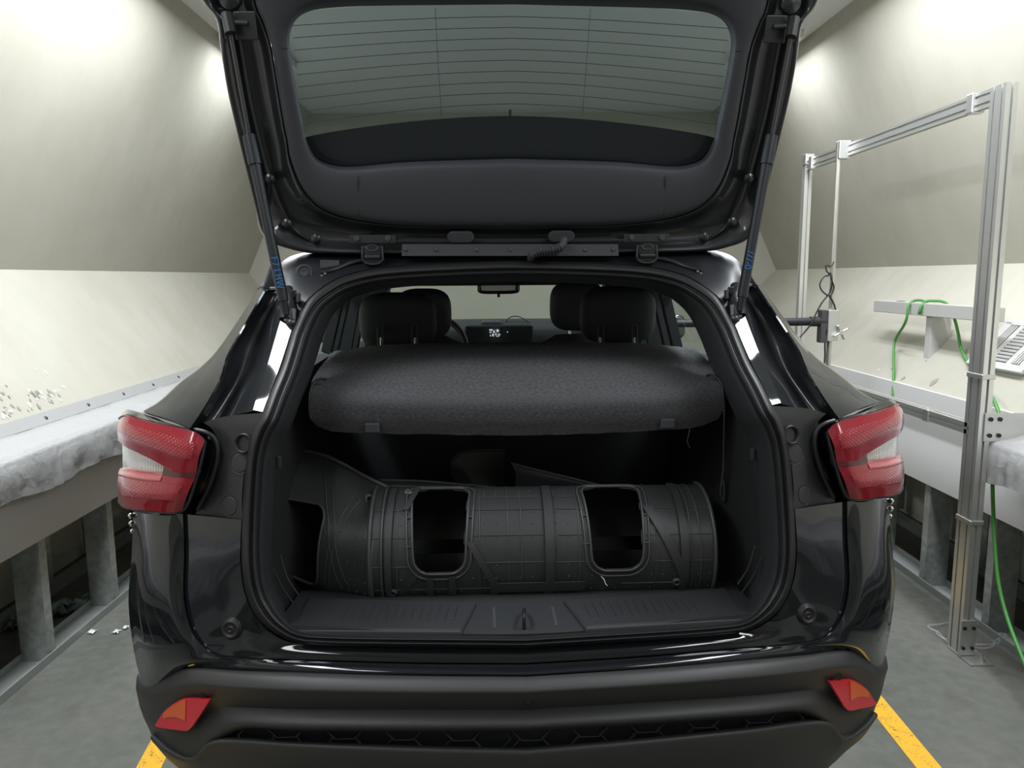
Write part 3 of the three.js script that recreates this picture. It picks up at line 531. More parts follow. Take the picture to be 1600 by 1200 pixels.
// details on the frame
const frameZ = (x, y, d = 0) => C(x, y, HS(y) + .018 - d);
const boltGeo = lathe([[0, .006], [.006, .006], [.007, .004], [.007, .001], [.012, .001], [.0135, -.003]], 20).rotateX(Math.PI / 2);
for (const [x, y] of [[421, 280], [448, 350], [494, 374]]) pair('frame_bolt', aim(boltGeo, frameZ(x, y, .012), V(0, -.25, 1)), M.paintIn, gate);
for (const [x, y] of [[470, 312], [436, 75], [482, 240]]) pair('trim_clip', aim(rbox(.01, .006, .004, .001), frameZ(x, y, .02), V(0, -.25, 1)), M.rubber, gate);
pair('frame_groove', tube([[375, 60], [384, 110], [394, 165], [408, 225], [425, 285], [440, 325], [462, 360], [500, 384]].map(([x, y]) => frameZ(x, y, .004)), .004, 60, 6), M.paintIn, gate);
pair('edge_strip', tube([[350, 60], [352, 90], [362, 150], [378, 222], [400, 312], [408, 345]].map(([x, y]) => C(x, y, HS(y) - .002)), .006, 40, 8), M.rubber, gate);
const plug = (x, y) => { const s = new THREE.Shape(); s.absarc(.020, 0, .0125, -Math.PI / 2, Math.PI / 2); s.absarc(-.020, 0, .0125, Math.PI / 2, Math.PI * 1.5); const g = new THREE.ExtrudeGeometry(s, { depth: .004, bevelEnabled: true, bevelSize: .003, bevelThickness: .003, bevelSegments: 2 }); return part('oval_grommet', aim(g, C(x, y, HS(y) + .005), V(0, -.3, 1)), M.gateTrim, gate); };
plug(720, 370); plug(877, 369);
// corrugated cable boot
{ const pts = [[882, 374], [878, 384], [864, 390], [846, 392], [833, 398], [829, 404]].map(([x, y], i) => C(x, y, .545 - [.0, .012, .018, .018, .01, -.01][i])), c = curve(pts), N = 90, geo = new THREE.TubeGeometry(c, N, .0105, 14, false), p = geo.attributes.position;
  for (let i = 0; i <= N; i++) { const o = c.getPointAt(i / N), t = i / N, k = t > .22 && t < .78 ? 1 + .22 * Math.sin(i * 1.25) : .92; for (let j = 0; j <= 14; j++) { const q = i * 15 + j; p.setXYZ(q, o.x + (p.getX(q) - o.x) * k, o.y + (p.getY(q) - o.y) * k, o.z + (p.getZ(q) - o.z) * k); } }
  geo.computeVertexNormals(); part('cable_boot', geo, M.gateTrim, gate, 'ribbed rubber cable boot between roof and liftgate'); }
// riveted strip between the hinges, fixed to the roof edge
{ const a = C(628, 391, .555), b = C(966, 391, .555), o = part('roof_strip', bar(rectShape(.032, .004), a, b, V(0, .35, 1)), M.trim, car, 'grey riveted strip between the hinges');
  for (const x of [634, 682, 745, 797, 914, 958]) part('rivet', aim(new THREE.SphereGeometry(.0055, 12, 8).scale(1, 1, .5), C(x, 390, .552), V(0, .3, 1)), M.gateTrim, o); }
// hinges
for (const [x, y] of [[582, 398], [1011, 396]]) {
  const o = new THREE.Group(); o.name = 'hinge'; car.add(o); o.position.copy(C(x, y, .545));
  const ring = (w, h, r, t) => { const s = [V(-w / 2, h / 2, 0), V(-w / 2, -h / 2 + r, 0), V(-w / 2 + r, -h / 2, 0), V(w / 2 - r, -h / 2, 0), V(w / 2, -h / 2 + r, 0), V(w / 2, h / 2, 0)]; return tube(s, t, 50, 6); };
  part('hinge_arm', rbox(.046, .046, .012, .004, 0, 0, -.008), M.paintIn, o);
  part('hinge_plate', ring(.05, .044, .01, .0028), M.gateTrim, o);
  part('hinge_knuckle', new THREE.CylinderGeometry(.007, .007, .04, 16).rotateZ(Math.PI / 2).translate(0, -.006, .004), M.paintIn, o);
  part('hinge_eye', new THREE.TorusGeometry(.011, .0022, 6, 20).scale(1.25, .7, 1).translate(0, .017, .004), M.gateTrim, o);
  part('hinge_leaf', rbox(.12, .022, .004, .002, 0, .040, -.01), M.paintIn, o);
  for (const sx of [-.04, .04]) part('hinge_bolt', new THREE.CylinderGeometry(.008, .009, .006, 6).rotateX(Math.PI / 2).translate(sx, .042, -.004), M.gateTrim, o); }
// gas struts
const font = await new FontLoader().loadAsync('fonts/droid/droid_sans_bold.typeface.json');
for (const m of [0, 1]) {
  const o = new THREE.Group(); o.name = 'gas_strut'; car.add(o); const mm = p => m ? V(-p.x, p.y, p.z) : p;
  const A = mm(C(357, 34, HS(34) - .035)), K = mm(C(392, 225, .44)), B = mm(C(443, 470, .40));
  part('strut_cylinder', rod(K, B, .0125, 20), M.blackMetal, o); part('strut_rod', rod(A, K, .005, 12), M.darkSteel, o);
  const d = B.clone().sub(K).normalize(); part('strut_collar', rod(K.clone().addScaledVector(d, -.02), K.clone().addScaledVector(d, .05), .0155, 20), M.blackMetal, o);
  part('ball_socket', rod(A.clone().addScaledVector(d, -.018), A.clone().addScaledVector(d, .026), .013, 16), M.rubber, o);
  part('ball_stud', rod(A, A.clone().add(V(m ? -.035 : .035, .004, -.02)), .006, 12), M.darkSteel, o);
  part('end_fitting', rod(B, B.clone().addScaledVector(d, .035), .010, 14, .007), M.blackMetal, o);
  part('ball_bracket', join([aim(rbox(.03, .034, .008, .003), B.clone().addScaledVector(d, .03).add(V(m ? -.006 : .006, -.006, -.012)), V(0, .3, 1)), aim(lathe([[0, .012], [.005, .012], [.006, .008], [.011, .008], [.012, 0]], 16).rotateX(Math.PI / 2), B.clone().addScaledVector(d, .046).add(V(m ? -.008 : .008, -.008, -.004)), V(0, .3, 1))]), M.darkSteel, o);
  part('upper_bracket', join([aim(rbox(.05, .06, .006, .003), A.clone().add(V(m ? -.03 : .03, .0, -.026)), V(0, -.25, 1)), aim(lathe([[0, .016], [.02, .014], [.024, .004], [.026, 0]], 24).rotateX(Math.PI / 2), A.clone().add(V(0, .055, -.02)), V(0, -.25, 1))]), M.paintIn, o);
  const Q = (x, y, d) => mm(C(x, y, d));
  part('gutter_boot', tube([Q(446, 452, .47), Q(452, 470, .455), Q(450, 488, .42), Q(448, 500, .41)], .018, 24, 12), M.rubber, o);
  part('gutter_clip', join([aim(rbox(.016, .022, .010, .003), Q(458, 460, .45), V(0, .3, 1)), aim(rbox(.010, .026, .012, .003), Q(466, 466, .44), V(0, .3, 1)), aim(rbox(.034, .010, .012, .003), Q(432, 452, .50), V(0, .3, 1))]), M.gutter, o);
  // blue print on the cylinder
  const t = new TextGeometry(m ? '///-0' : 'F7 LHW', { font, size: .016, depth: .0006, curveSegments: 3 }); t.computeBoundingBox();
  const ax = d.clone(), nrm = V(m ? -.25 : .25, .1, 1).normalize(), up = nrm.clone().cross(ax).normalize(), n = ax.clone().cross(up); 
  const base = K.clone().lerp(B, m ? .70 : .72).addScaledVector(n, .0128).addScaledVector(up, -.008);
  t.applyMatrix4(new THREE.Matrix4().makeBasis(ax, up, n).setPosition(base)); part('printed_marking', t, M.blueInk, o, 'blue print on the strut');
}
// ---------------------------------------------------------------- sill, load bay, cabin
const LX = p => { p = p.clone(); return p; };
const sillY = C(820, 992, .115).y;
const sill = part('sill_trim', sheet(surface([[V(-.575, sillY + .018, -.14), V(0, sillY - .004, -.108), V(.575, sillY + .018, -.14)], [V(-.55, sillY + .006, -.2), V(0, sillY - .002, -.16), V(.55, sillY + .006, -.2)], [V(-.54, sillY, -.36), V(0, sillY, -.36), V(.54, sillY, -.36)]]), 30, 12, { thick: .01 }), M.trim, car);
function stepShape(a) { const s = new THREE.Shape(); a.forEach(([x, z], i) => s[i ? 'lineTo' : 'moveTo'](x, -z)); s.closePath(); return s; }
for (const m of [0, 1]) {
  const pts = [[462, 984], [716, 986], [738, 946], [484, 938]].map(([x, y], i) => { const p = onYl(x, y, sillY + .012); return [m ? -p.x : p.x, p.z]; });
  if (m) pts.reverse();
  const g = new THREE.ExtrudeGeometry(stepShape(pts), { depth: .012, bevelEnabled: true, bevelSize: .010, bevelThickness: .010, bevelSegments: 3 }); g.rotateX(-Math.PI / 2); g.translate(0, sillY - .004, 0);
  const st = part('sill_step', g, M.trim, sill);
  for (let k = 0; k < 14; k++) { const x0 = 535 + k * 13.3, a = onYl(x0, 968, sillY + .019), b = onYl(x0 + 11 - 4 + (k < 5 ? 4 : 0), 946, sillY + .019); if (m) { a.x *= -1; b.x *= -1; }
    part('grip_rib', rod(a, b, .0013, 5), M.plastic, sill); part('grip_dot', new THREE.SphereGeometry(.0026, 8, 6).translate(a.x, a.y, a.z), M.plastic, sill); }
}
function onYl(px, py, y) { const o = camera.position.clone().applyMatrix4(carI), r = ray(px, py).transformDirection(carI); return o.addScaledVector(r, (y - o.y) / r.y); }
{ // latch pocket and striker
  const a = onYl(773, 984, sillY + .004), b = onYl(862, 946, sillY + .004), w = Math.abs(b.x - a.x), l = Math.abs(b.z - a.z), cx = (a.x + b.x) / 2, cz = (a.z + b.z) / 2;
  const o = part('latch_pocket', join([rbox(w, .006, l, .002, cx, sillY + .002, cz), box(.006, .012, l, cx - w / 2, sillY + .003, cz), box(.006, .012, l, cx + w / 2, sillY + .003, cz), box(w, .012, .006, cx, sillY + .003, cz - l / 2)]), M.pocket, sill);
  const s0 = onYl(819, 984, sillY + .006), s1 = onYl(819, 962, sillY + .006);
  part('striker', tube([s0, s0.clone().add(V(0, .03, -.004)), s1.clone().add(V(0, .016, .004)), s1], .004, 24, 8), M.blackMetal, sill);
  const h = onYl(748, 971, sillY + .002); part('hair_scrap', tube([V(.012, 0, -.008), V(0, 0, -.010), V(-.008, 0, 0), V(0, 0, .008), V(.010, 0, .008)].map(p => p.add(h)), .0006, 20, 4), M.galv, sill); }
// load bay
const FLOORY = .622;
part('load_floor', rbox(1.16, .02, 1.0, .004, 0, FLOORY - .01, -.80), M.carpet, car);
const bay = surface([[V(-.56, FLOORY - .02, -.30), V(-.585, .72, -.27), V(-.60, .90, -.25), V(-.575, 1.06, -.30), V(-.55, 1.16, -.36)], [V(-.52, FLOORY - .02, -.50), V(-.53, .75, -.52), V(-.56, .92, -.52), V(-.565, 1.06, -.55), V(-.56, 1.17, -.58)], [V(-.50, FLOORY - .02, -.75), V(-.51, .8, -.8), V(-.54, .95, -.85), V(-.57, 1.07, -.85), V(-.60, 1.18, -.85)], [V(-.52, FLOORY - .02, -1.1), V(-.56, .8, -1.15), V(-.59, .95, -1.2), V(-.60, 1.07, -1.2), V(-.62, 1.18, -1.2)]]);
pair('bay_side_trim', sheet(bay, 24, 24, { thick: .006 }), M.carpet, car);
for (const k of [0, 1]) pair('grab_ridge', tube((k ? [[438, 868], [449, 903], [466, 929]] : [[427, 888], [441, 918], [458, 942]]).map(([x, y], i) => C(x, y, .225 + .01 * i - .008 * k)), .0018, 20, 6), M.linerEdge, car);
pair('trim_hook', aim(rbox(.012, .03, .01, .004), C(436, 722, .28), V(.4, 0, 1)), M.trim, car);
// rear bench
{ const o = new THREE.Group(); o.name = 'rear_seat'; car.add(o);
  part('backrest', sheet(surface([[V(-.62, .60, -1.02), V(0, .60, -1.02), V(.62, .60, -1.02)], [V(-.62, .9, -1.08), V(0, .9, -1.08), V(.62, .9, -1.08)], [V(-.6, 1.16, -1.16), V(0, 1.17, -1.16), V(.6, 1.16, -1.16)]]), 20, 10, { thick: .09, flip: true }), M.seat, o);
  part('cushion', rbox(1.24, .16, .5, .05, 0, .55, -1.42), M.seat, o);
  for (const [x, y, w] of [[622, 502, 116], [965, 492, 118]]) {
    const p = C(x, y, 1.2), g = blob(.265, .20, .10, .58); g.rotateX(.12); g.translate(p.x, p.y, p.z); part('headrest', g, M.seat, o);
    for (const dx of [-27, 26]) { const q = C(x + dx, 522, 1.14), sh = new THREE.Shape(); sh.absarc(0, .022, .011, 0, Math.PI); sh.lineTo(-.011, -.05); sh.lineTo(.011, -.05); const hol = new THREE.Path(); hol.absarc(0, .022, .0075, 0, Math.PI); hol.lineTo(-.0075, -.048); hol.lineTo(.0075, -.048); sh.holes.push(hol);
      part('slot_frame', aim(new THREE.ExtrudeGeometry(sh, { depth: .004, bevelEnabled: true, bevelSize: .0012, bevelThickness: .0012, bevelSegments: 1 }), q, V(0, .1, 1)), M.leather, o);
      part('slot_post', rod(q.clone().add(V(0, -.05, -.004)), q.clone().add(V(0, -.012, -.004)), .004, 8), M.chrome, o); } } }
// front seats
for (const [x, y, hx] of [[662, 490, 0], [902, 478, 0]]) {
  const o = new THREE.Group(); o.name = 'front_seat'; car.add(o); const p = C(x, y, 1.98);
  const g = blob(.25, .225, .11, .62); g.rotateX(.12); g.translate(p.x, p.y, p.z); part('headrest', g, M.leather, o);
  const back = surface([[V(p.x - .25, .5, -1.72), V(p.x, .5, -1.68), V(p.x + .25, .5, -1.72)], [V(p.x - .27, .8, -1.82), V(p.x, .8, -1.78), V(p.x + .27, .8, -1.82)], [V(p.x - .22, 1.10, -1.93), V(p.x, 1.11, -1.89), V(p.x + .22, 1.10, -1.93)], [V(p.x - .10, 1.19, -1.97), V(p.x, 1.195, -1.94), V(p.x + .10, 1.19, -1.97)]]);
  part('backrest', sheet(back, 16, 20, { thick: .10, flip: true }), M.leather, o);
  for (const dx of [-.035, .035]) part('headrest_post', rod(V(p.x + dx, 1.16, p.z + .01), V(p.x + dx, p.y - .06, p.z), .006, 10), M.chrome, o);
  part('cushion', rbox(.5, .16, .5, .06, p.x, .45, -2.2), M.leather, o); }
// dashboard, wheel, screen, mirror
{ const y0 = C(800, 504, 2.75).y;
  const o = part('dashboard', sheet(surface([[V(-.68, .55, -2.52), V(0, .55, -2.55), V(.68, .55, -2.52)], [V(-.68, y0 - .10, -2.55), V(0, y0 - .12, -2.58), V(.68, y0 - .1, -2.55)], [V(-.68, y0 - .02, -2.62), V(0, y0 - .015, -2.62), V(.68, y0 - .02, -2.62)], [V(-.68, y0, -2.75), V(0, y0 + .002, -2.75), V(.68, y0, -2.75)], [V(-.62, y0 - .03, -3.05), V(0, y0 - .03, -3.15), V(.62, y0 - .03, -3.05)]]), 20, 20, { thick: .02 }), M.trim, car);
  part('dash_band', bar(rectShape(.02, .01), V(.08, y0 - .05, -2.605), V(.66, y0 - .05, -2.585), V(0, 1, 0)), M.steel, o, 'grey band across the passenger side of the dashboard');
  const c = C(774, 520, 2.52), hs = part('screen_housing', rbox(.36, .10, .025, .01, c.x + .02, c.y - .01, c.z - .014), M.rubber, o);
  const cv = document.createElement('canvas'); cv.width = 256; cv.height = 160; const x = cv.getContext('2d'); x.fillStyle = '#05070a'; x.fillRect(0, 0, 256, 160); x.fillStyle = '#dfe9ee'; x.fillRect(18, 18, 60, 26); x.fillRect(22, 60, 34, 20); x.fillRect(90, 40, 26, 40); x.beginPath(); x.arc(170, 44, 24, 0, 7); x.fill(); x.fillRect(70, 96, 30, 44); x.fillRect(126, 90, 22, 30); x.fillRect(30, 112, 18, 28); x.fillRect(176, 100, 40, 22); x.fillRect(140, 132, 60, 12);
  const ct = new THREE.CanvasTexture(cv); ct.colorSpace = THREE.SRGBColorSpace;
  part('screen', new THREE.PlaneGeometry(.075, .05).translate(c.x, c.y, c.z), std({ color: 0x000000, emissive: 0xffffff, emissiveMap: ct, emissiveIntensity: .75, roughness: .4 }), o, 'small lit display');
  const sl = new THREE.PointLight(0xdfeeff, .004); sl.position.set(c.x, c.y, c.z + .03); sl.castShadow = true; sl.name = 'screen_glow'; o.add(sl);
  part('status_light', new THREE.SphereGeometry(.004, 8, 6).translate(c.x + .064, c.y + .004, c.z + .002), std({ color: 0x113333, emissive: 0x40d8e0, emissiveIntensity: .8 }), o);
  part('dash_cable', tube([[790, 512], [791, 502], [797, 496], [806, 494], [816, 497], [826, 503], [838, 508], [845, 511]].map(([x, y]) => C(x, y, 2.62)), .003, 40, 6), M.rubber, o, 'thin black cable arching over the dashboard');
  const h = C(768, 506, 2.62); part('display_hood', rbox(.11, .035, .06, .01, h.x, h.y, h.z), M.leather, o);
  const w = C(690, 522, 2.30), wh = new THREE.Group(); wh.name = 'steering_wheel'; car.add(wh); wh.position.copy(w); wh.position.y -= .06; wh.rotation.x = -.45;
  part('rim', new THREE.TorusGeometry(.18, .016, 12, 60).translate(-.06, -.02, 0), M.leather, wh); part('hub', blob(.16, .12, .05, .5).translate(-.06, -.02, -.02), M.trim, wh);
  for (const a of [0, Math.PI, -Math.PI / 2]) part('spoke', rbox(.12, .03, .015, .006, .11, 0, -.01).rotateZ(a).translate(-.06, -.02, 0), M.trim, wh);
  const mi = C(779, 449, 2.42), mr = new THREE.Group(); mr.name = 'rear_view_mirror'; car.add(mr); mr.position.copy(mi);
  const mb = blob(.215, .068, .035, .42); part('mirror_shell', mb, M.trim, mr); const mg = blob(.2, .056, .01, .42); mg.translate(0, 0, .015); part('mirror_glass', mg, std({ color: lin(.25, .25, .26), metalness: 1, roughness: .08 }), mr);
  part('mirror_stem', rod(V(.06, .02, -.02), V(.09, .07, -.06), .014, 12), M.trim, mr); part('mirror_tab', rbox(.014, .02, .01, .003, 0, -.04, .005), M.trim, mr); }
// roof, headliner, pillars, glass, body sides, bonnet
const roofR = (y, ds) => [0.60, 0.75, 1.4, 2.0, 2.38].map((s, i) => [V(-.60 - .03 * Math.sin(i), y - .045, -s), V(-.4, y - .012 + .03 * Math.sin(i * .7), -s), V(0, y + .035 * Math.sin(i * .7), -s), V(.4, y - .012 + .03 * Math.sin(i * .7), -s), V(.60 + .03 * Math.sin(i), y - .045, -s)]);
part('roof', sheet(surface(roofR(1.505)), 20, 20, { thick: .012, flip: true }), M.paint, car);
part('headliner', sheet(surface(roofR(1.462)), 20, 20, { thick: .006, flip: true }), M.headliner, car);
part('window_tab', aim(rbox(.008, .018, .004, .002), C(797, 177, HS(177) + .056), V(0, -.25, 1)), M.rubber, gate);
const pil = (name, a, b, w, d, mat = M.trim) => pair(name, bar(rectShape(w, d), a, b, V(-1, .4, 0), .006), mat, car);
pil('roof_rail', V(-.62, 1.44, -.62), V(-.60, 1.455, -2.40), .05, .07);
pil('rear_pillar', V(-.70, 1.14, -.86), V(-.635, 1.42, -.72), .05, .12);
pil('middle_pillar', C(547, 548, 1.98), C(568, 440, 1.9), .05, .05);
pil('door_frame', C(511, 548, 1.42), C(536, 442, 1.36), .03, .022); pil('door_frame', C(521, 548, 1.55), C(545, 442, 1.5), .03, .024); pil('seat_belt_cover', C(535, 560, 1.80), C(557, 440, 1.70), .02, .05);
pil('belt_line', V(-.74, 1.13, -.9), V(-.76, 1.03, -2.6), .05, .10);
pil('windscreen_pillar', V(-.72, 1.0, -3.05), V(-.58, 1.43, -2.36), .06, .08);
part('windscreen_header', bar(rectShape(.05, .06), V(-.6, 1.445, -2.38), V(.6, 1.445, -2.38), V(0, 1, 0), .006), M.headliner, car);
part('windscreen', sheet(surface([[V(-.58, 1.43, -2.36), V(0, 1.45, -2.42), V(.58, 1.43, -2.36)], [V(-.72, 1.0, -3.05), V(0, 1.0, -3.2), V(.72, 1.0, -3.05)]]), 12, 8, {}), M.glass, car);
pair('side_window', sheet(surface([[V(-.665, 1.43, -.72), V(-.655, 1.44, -1.5), V(-.63, 1.43, -2.36)], [V(-.775, 1.12, -.92), V(-.80, 1.08, -1.6), V(-.79, 1.02, -2.95)]]), 12, 6, {}), M.glass, car);
const wellS = [.85, 3.55];
const sideX = [[.24, .84], [.45, .885], [.75, .90], [.98, .895], [1.09, .84]];
pair('body_side', sheet((u, v) => { const s = .42 + u * 3.75, r = clamp(v) * 4, i = Math.min(3, Math.floor(r)), t = r - i, y = sideX[i][0] + (sideX[i + 1][0] - sideX[i][0]) * t, q = sideX[i][1] + (sideX[i + 1][1] - sideX[i][1]) * t, nose = clamp((s - 3.4) / .8), tail = clamp((.9 - s) / .5); return V(-(q - .25 * nose * nose - .0 * tail), y - (v > .6 ? .06 * nose * v : 0) - .03 * clamp((s - .6) / 2), -s); }, 150, 40, { thick: .008, hole: (u, v) => { const s = .42 + u * 3.75, y = .24 + v * .82, d = Math.min(...wellS.map(w => Math.hypot(s - w, (y - .34)))) - .36; return d / 3.75; }, eps: 1 }), M.paint, car);
part('bonnet', sheet(surface([[V(-.72, 1.0, -3.05), V(0, 1.0, -3.2), V(.72, 1.0, -3.05)], [V(-.78, .95, -3.5), V(0, .98, -3.6), V(.78, .95, -3.5)], [V(-.65, .80, -4.1), V(0, .84, -4.2), V(.65, .80, -4.1)], [V(-.62, .45, -4.18), V(0, .45, -4.3), V(.62, .45, -4.18)]]), 20, 20, { thick: .006, flip: true }), M.paint, car);
part('cowl', sheet(surface([[V(-.86, 1.06, -2.3), V(-.70, 1.0, -2.35)], [V(-.84, 1.04, -3.0), V(-.66, .99, -3.1)], [V(-.74, .9, -3.9), V(-.6, .85, -3.9)]]), 6, 12, { thick: .006 }), M.paint, car);
part('cowl', mirror(sheet(surface([[V(-.86, 1.06, -2.3), V(-.70, 1.0, -2.35)], [V(-.84, 1.04, -3.0), V(-.66, .99, -3.1)], [V(-.74, .9, -3.9), V(-.6, .85, -3.9)]]), 6, 12, { thick: .006 })), M.paint, car);
pair('window_ledge', sheet(surface([[V(-.84, 1.085, -.45), V(-.70, 1.13, -.55)], [V(-.845, 1.08, -1.4), V(-.76, 1.12, -1.4)], [V(-.85, 1.03, -2.4), V(-.70, 1.02, -2.5)]]), 6, 12, { thick: .006 }), M.paint, car);
part('cabin_floor', rbox(1.5, .04, 3.0, .01, 0, .28, -2.0), M.carpet, car);
part('underbody', rbox(1.4, .05, 3.6, .02, 0, .25, -2.1), M.rubber, car);
for (const m of [-1, 1]) {
  const sm = new THREE.Group(); sm.name = 'side_mirror'; car.add(sm); sm.position.set(m * .955, 1.17, -2.75); part('mirror_housing', blob(.2, .14, .12, .5), M.gloss, sm); part('mirror_pane', blob(.17, .11, .01, .4).translate(0, 0, .058), M.darkSteel, sm); part('mirror_foot', rod(V(-m * .16, -.06, .0), V(-m * .05, -.03, 0), .022, 10), M.gloss, sm);
  for (const s of wellS) { const w = new THREE.Group(); w.name = 'wheel'; car.add(w); w.position.set(m * .79, .33, -s); w.rotation.z = -m * Math.PI / 2;
    part('tyre', lathe([[.215, -.10], [.30, -.105], [.325, -.085], [.33, -.05], [.33, .05], [.325, .085], [.30, .105], [.215, .10]], 48), M.tyre, w); part('rim', lathe([[.215, .09], [.205, .06], [.19, .02], [.06, .05], [.0, .055]], 40), M.blackMetal, w);
    for (let k = 0; k < 5; k++) part('spoke', rbox(.035, .02, .17, .008, 0, .07, .115).rotateY(k * Math.PI * .4), M.rim, w); }
  const dh = new THREE.Group(); dh.name = 'door_handle'; car.add(dh); dh.position.set(m * .915, .845, -1.05); part('grip', blob(.03, .03, .2, .6), M.chrome, dh);
  const fh = dh.clone(); car.add(fh); fh.position.z = -2.15; }
// ---------------------------------------------------------------- things in the room
const XL = RX - SEC.rail, XR = RX + SEC.rail;
function tarpCover(sg, z0, z1, name, label) {
  const X = x => RX + sg * x, o = thing(name, label, 'cover', V(X(1.87), 0.735, -(z0 + z1) / 2)), off = o.position;
  const sh = sg > 0 ? -.12 : 0, prof = [[1.955, .90], [1.93, .868], [1.87, .852], [1.825, .846], [1.803, .833], [1.797, .80], [1.797, .75], [1.80, .70]];
  const f = (u, v) => { const z = -(z0 + (z1 - z0) * u), k = v * (prof.length - 1), i = Math.min(prof.length - 2, Math.floor(k)), t = k - i; let x = prof[i][0] + (prof[i + 1][0] - prof[i][0]) * t, y = prof[i][1] + (prof[i + 1][1] - prof[i][1]) * t;
    const w = n2(z * 4 + sg * 7, v * 2) * .007 + n2(z * 16, v * 1.5 + 9) * .004, drop = clamp((v - .55) / .45); x -= drop * (.006 + Math.abs(n2(z * 9, 3)) * .018 + w); y += (v < .6 ? w * .6 * Math.sin(v / .6 * Math.PI) : 0) + drop * (n2(z * 2.2, 8) * .018);
    return V(X(x + sh) - off.x, y - off.y, z - off.z); };
  part('sheet', sheet(f, 220, 30, { thick: .002, flip: sg < 0 }), M.tarp, o);
  return o; }
const tarpL = tarpCover(-1, .2, 5.6, 'tarp_cover', 'crinkled grey tarpaulin laid over the ledge with a screwed batten');
{ const a = V(XL + .006, .90, -.2).sub(tarpL.position), b = V(XL + .006, .90, -5.6).sub(tarpL.position);
  const t = V(-(SEC.seam - SEC.rail), SEC.seamY - SEC.railY, 0).normalize();
  const bt = part('batten', bar(rectShape(.004, .05), a, b, V(-t.x, t.y, 0).cross(V(0, 0, 1)).lengthSq() ? t : t, .001), M.tarpStrip, tarpL);
  const n = V(t.y, -t.x, 0); 
  for (let k = 0; k < 16; k++) { const z = -.5 - k * .315; part('screw', aim(lathe([[0, .004], [.006, .004], [.009, .001], [.009, -.003]], 12).rotateX(Math.PI / 2), V(XL + .009, .90, z).sub(tarpL.position), V(.8, .6, 0)), M.darkSteel, bt); } }
tarpCover(1, .2, 2.70, 'tarp_cover', 'short white tarpaulin over the ledge beside the aluminium post');
{ const o = wallR; part('end_board', box(.02, .13, .5, XR - .14, .80, -2.95 + .0), M.panel, o).visible = true; o.children.pop(); }

// aluminium profile frame
function tslot(nx, nz, m = .043) {         // slotted profile of nx by nz modules
  const s = new THREE.Shape(), w = nx * m / 2, h = nz * m / 2, sl = .0045, dp = .008, P = [];
  const side = (n, len, fn) => { for (let i = 0; i < n; i++) { const c = -len / 2 + m * (i + .5); P.push(fn(c - sl, 0), fn(c - sl, dp * .4), fn(c - sl * 2, dp * .4), fn(c - sl * 2, dp), fn(c + sl * 2, dp), fn(c + sl * 2, dp * .4), fn(c + sl, dp * .4), fn(c + sl, 0)); } };
  P.push([-w, -h]); side(nx, 2 * w, (c, d) => [c, -h + d]); P.push([w, -h]); side(nz, 2 * h, (c, d) => [w - d, c]); P.push([w, h]); side(nx, 2 * w, (c, d) => [-c, h - d]); P.push([-w, h]); side(nz, 2 * h, (c, d) => [-w + d, -c]);
  P.forEach((p, i) => s[i ? 'lineTo' : 'moveTo'](...p)); s.closePath(); return s; }
const footN = onY(1494, 1018, 0), postX = footN.x + .01, zN = footN.z, zF = onX(1262, 252, postX).z, topY = onX(1262, 250, postX).y;
const fr = thing('profile_frame', 'slotted aluminium profile frame of two posts and two rails', 'frame', V(postX, 0, zN)), fo = fr.position;
const L0 = (x, y, z) => V(x, y, z).sub(fo);
const topN = onX(1556, 138, postX).y;
part('post', bar(tslot(1, 2), L0(postX, .006, zN), L0(postX, topN, zN), V(0, 0, -1)), M.alu, fr);
part('post', bar(tslot(1, 1), L0(postX, .006, zF), L0(postX, topY + .02, zF), V(0, 0, -1)), M.alu, fr);
part('top_rail', bar(tslot(1, 2, .030), L0(postX, topY - .03, zF + .02), L0(postX, topY - .03, zN - .02), V(0, 1, 0)), M.alu, fr);
{ const p = onX(1503, 664, postX); part('side_rail', bar(tslot(1, 1), L0(postX, p.y, zF), L0(postX, p.y, zN - .02), V(0, 1, 0)), M.alu, fr); 
  part('rail_clamp', rbox(.055, .05, .04, .004).translate(0, p.y, -.30), M.zinc, fr);
  part('rail_clamp', rbox(.05, .072, .04, .004).translate(0, topY - .03, -.16), M.zinc, fr); part('rail_clamp', rbox(.055, .07, .04, .004).translate(0, topY - .03, zF - zN + .10), M.zinc, fr); part('rail_clamp', rbox(.052, .06, .05, .004).translate(0, topY - .0, zF - zN + .01), M.zinc, fr); }
for (const y of [C(0, 0, 1) && onZ(1518, 587, -zN).y, onZ(1495, 812, -zN).y]) part('post_clamp', rbox(.052, .018, .094, .003).translate(0, y, 0), M.zinc, fr);
{ const y = onZ(1512, 664, -zN).y, g = part('gusset_plate', join([rbox(.20, .105, .006, .002, .095, y, .047)]), M.zinc, fr); for (const [dx, dy] of [[.016, .03], [.05, .03], [.016, -.03], [.05, -.03]]) part('bolt', new THREE.CylinderGeometry(.008, .008, .006, 12).rotateX(Math.PI / 2).translate(dx, y + dy, .052), M.blackMetal, g);
  const fp = part('foot_plate', join([rbox(.06, .14, .006, .002, 0, .08, .047), rbox(.09, .008, .15, .002, .02, .004, .04)]), M.zinc, fr); for (const [dx, dy] of [[-.017, .12], [.017, .12], [-.017, .04], [.017, .04]]) part('bolt', new THREE.CylinderGeometry(.007, .007, .006, 12).rotateX(Math.PI / 2).translate(dx, dy, .052), M.blackMetal, fp);
  part('anchor_bolt', join([new THREE.CylinderGeometry(.014, .014, .012, 6).translate(.03, .014, .09), new THREE.CylinderGeometry(.006, .006, .03, 8).translate(.03, .02, .09)]), M.steel, fp); }
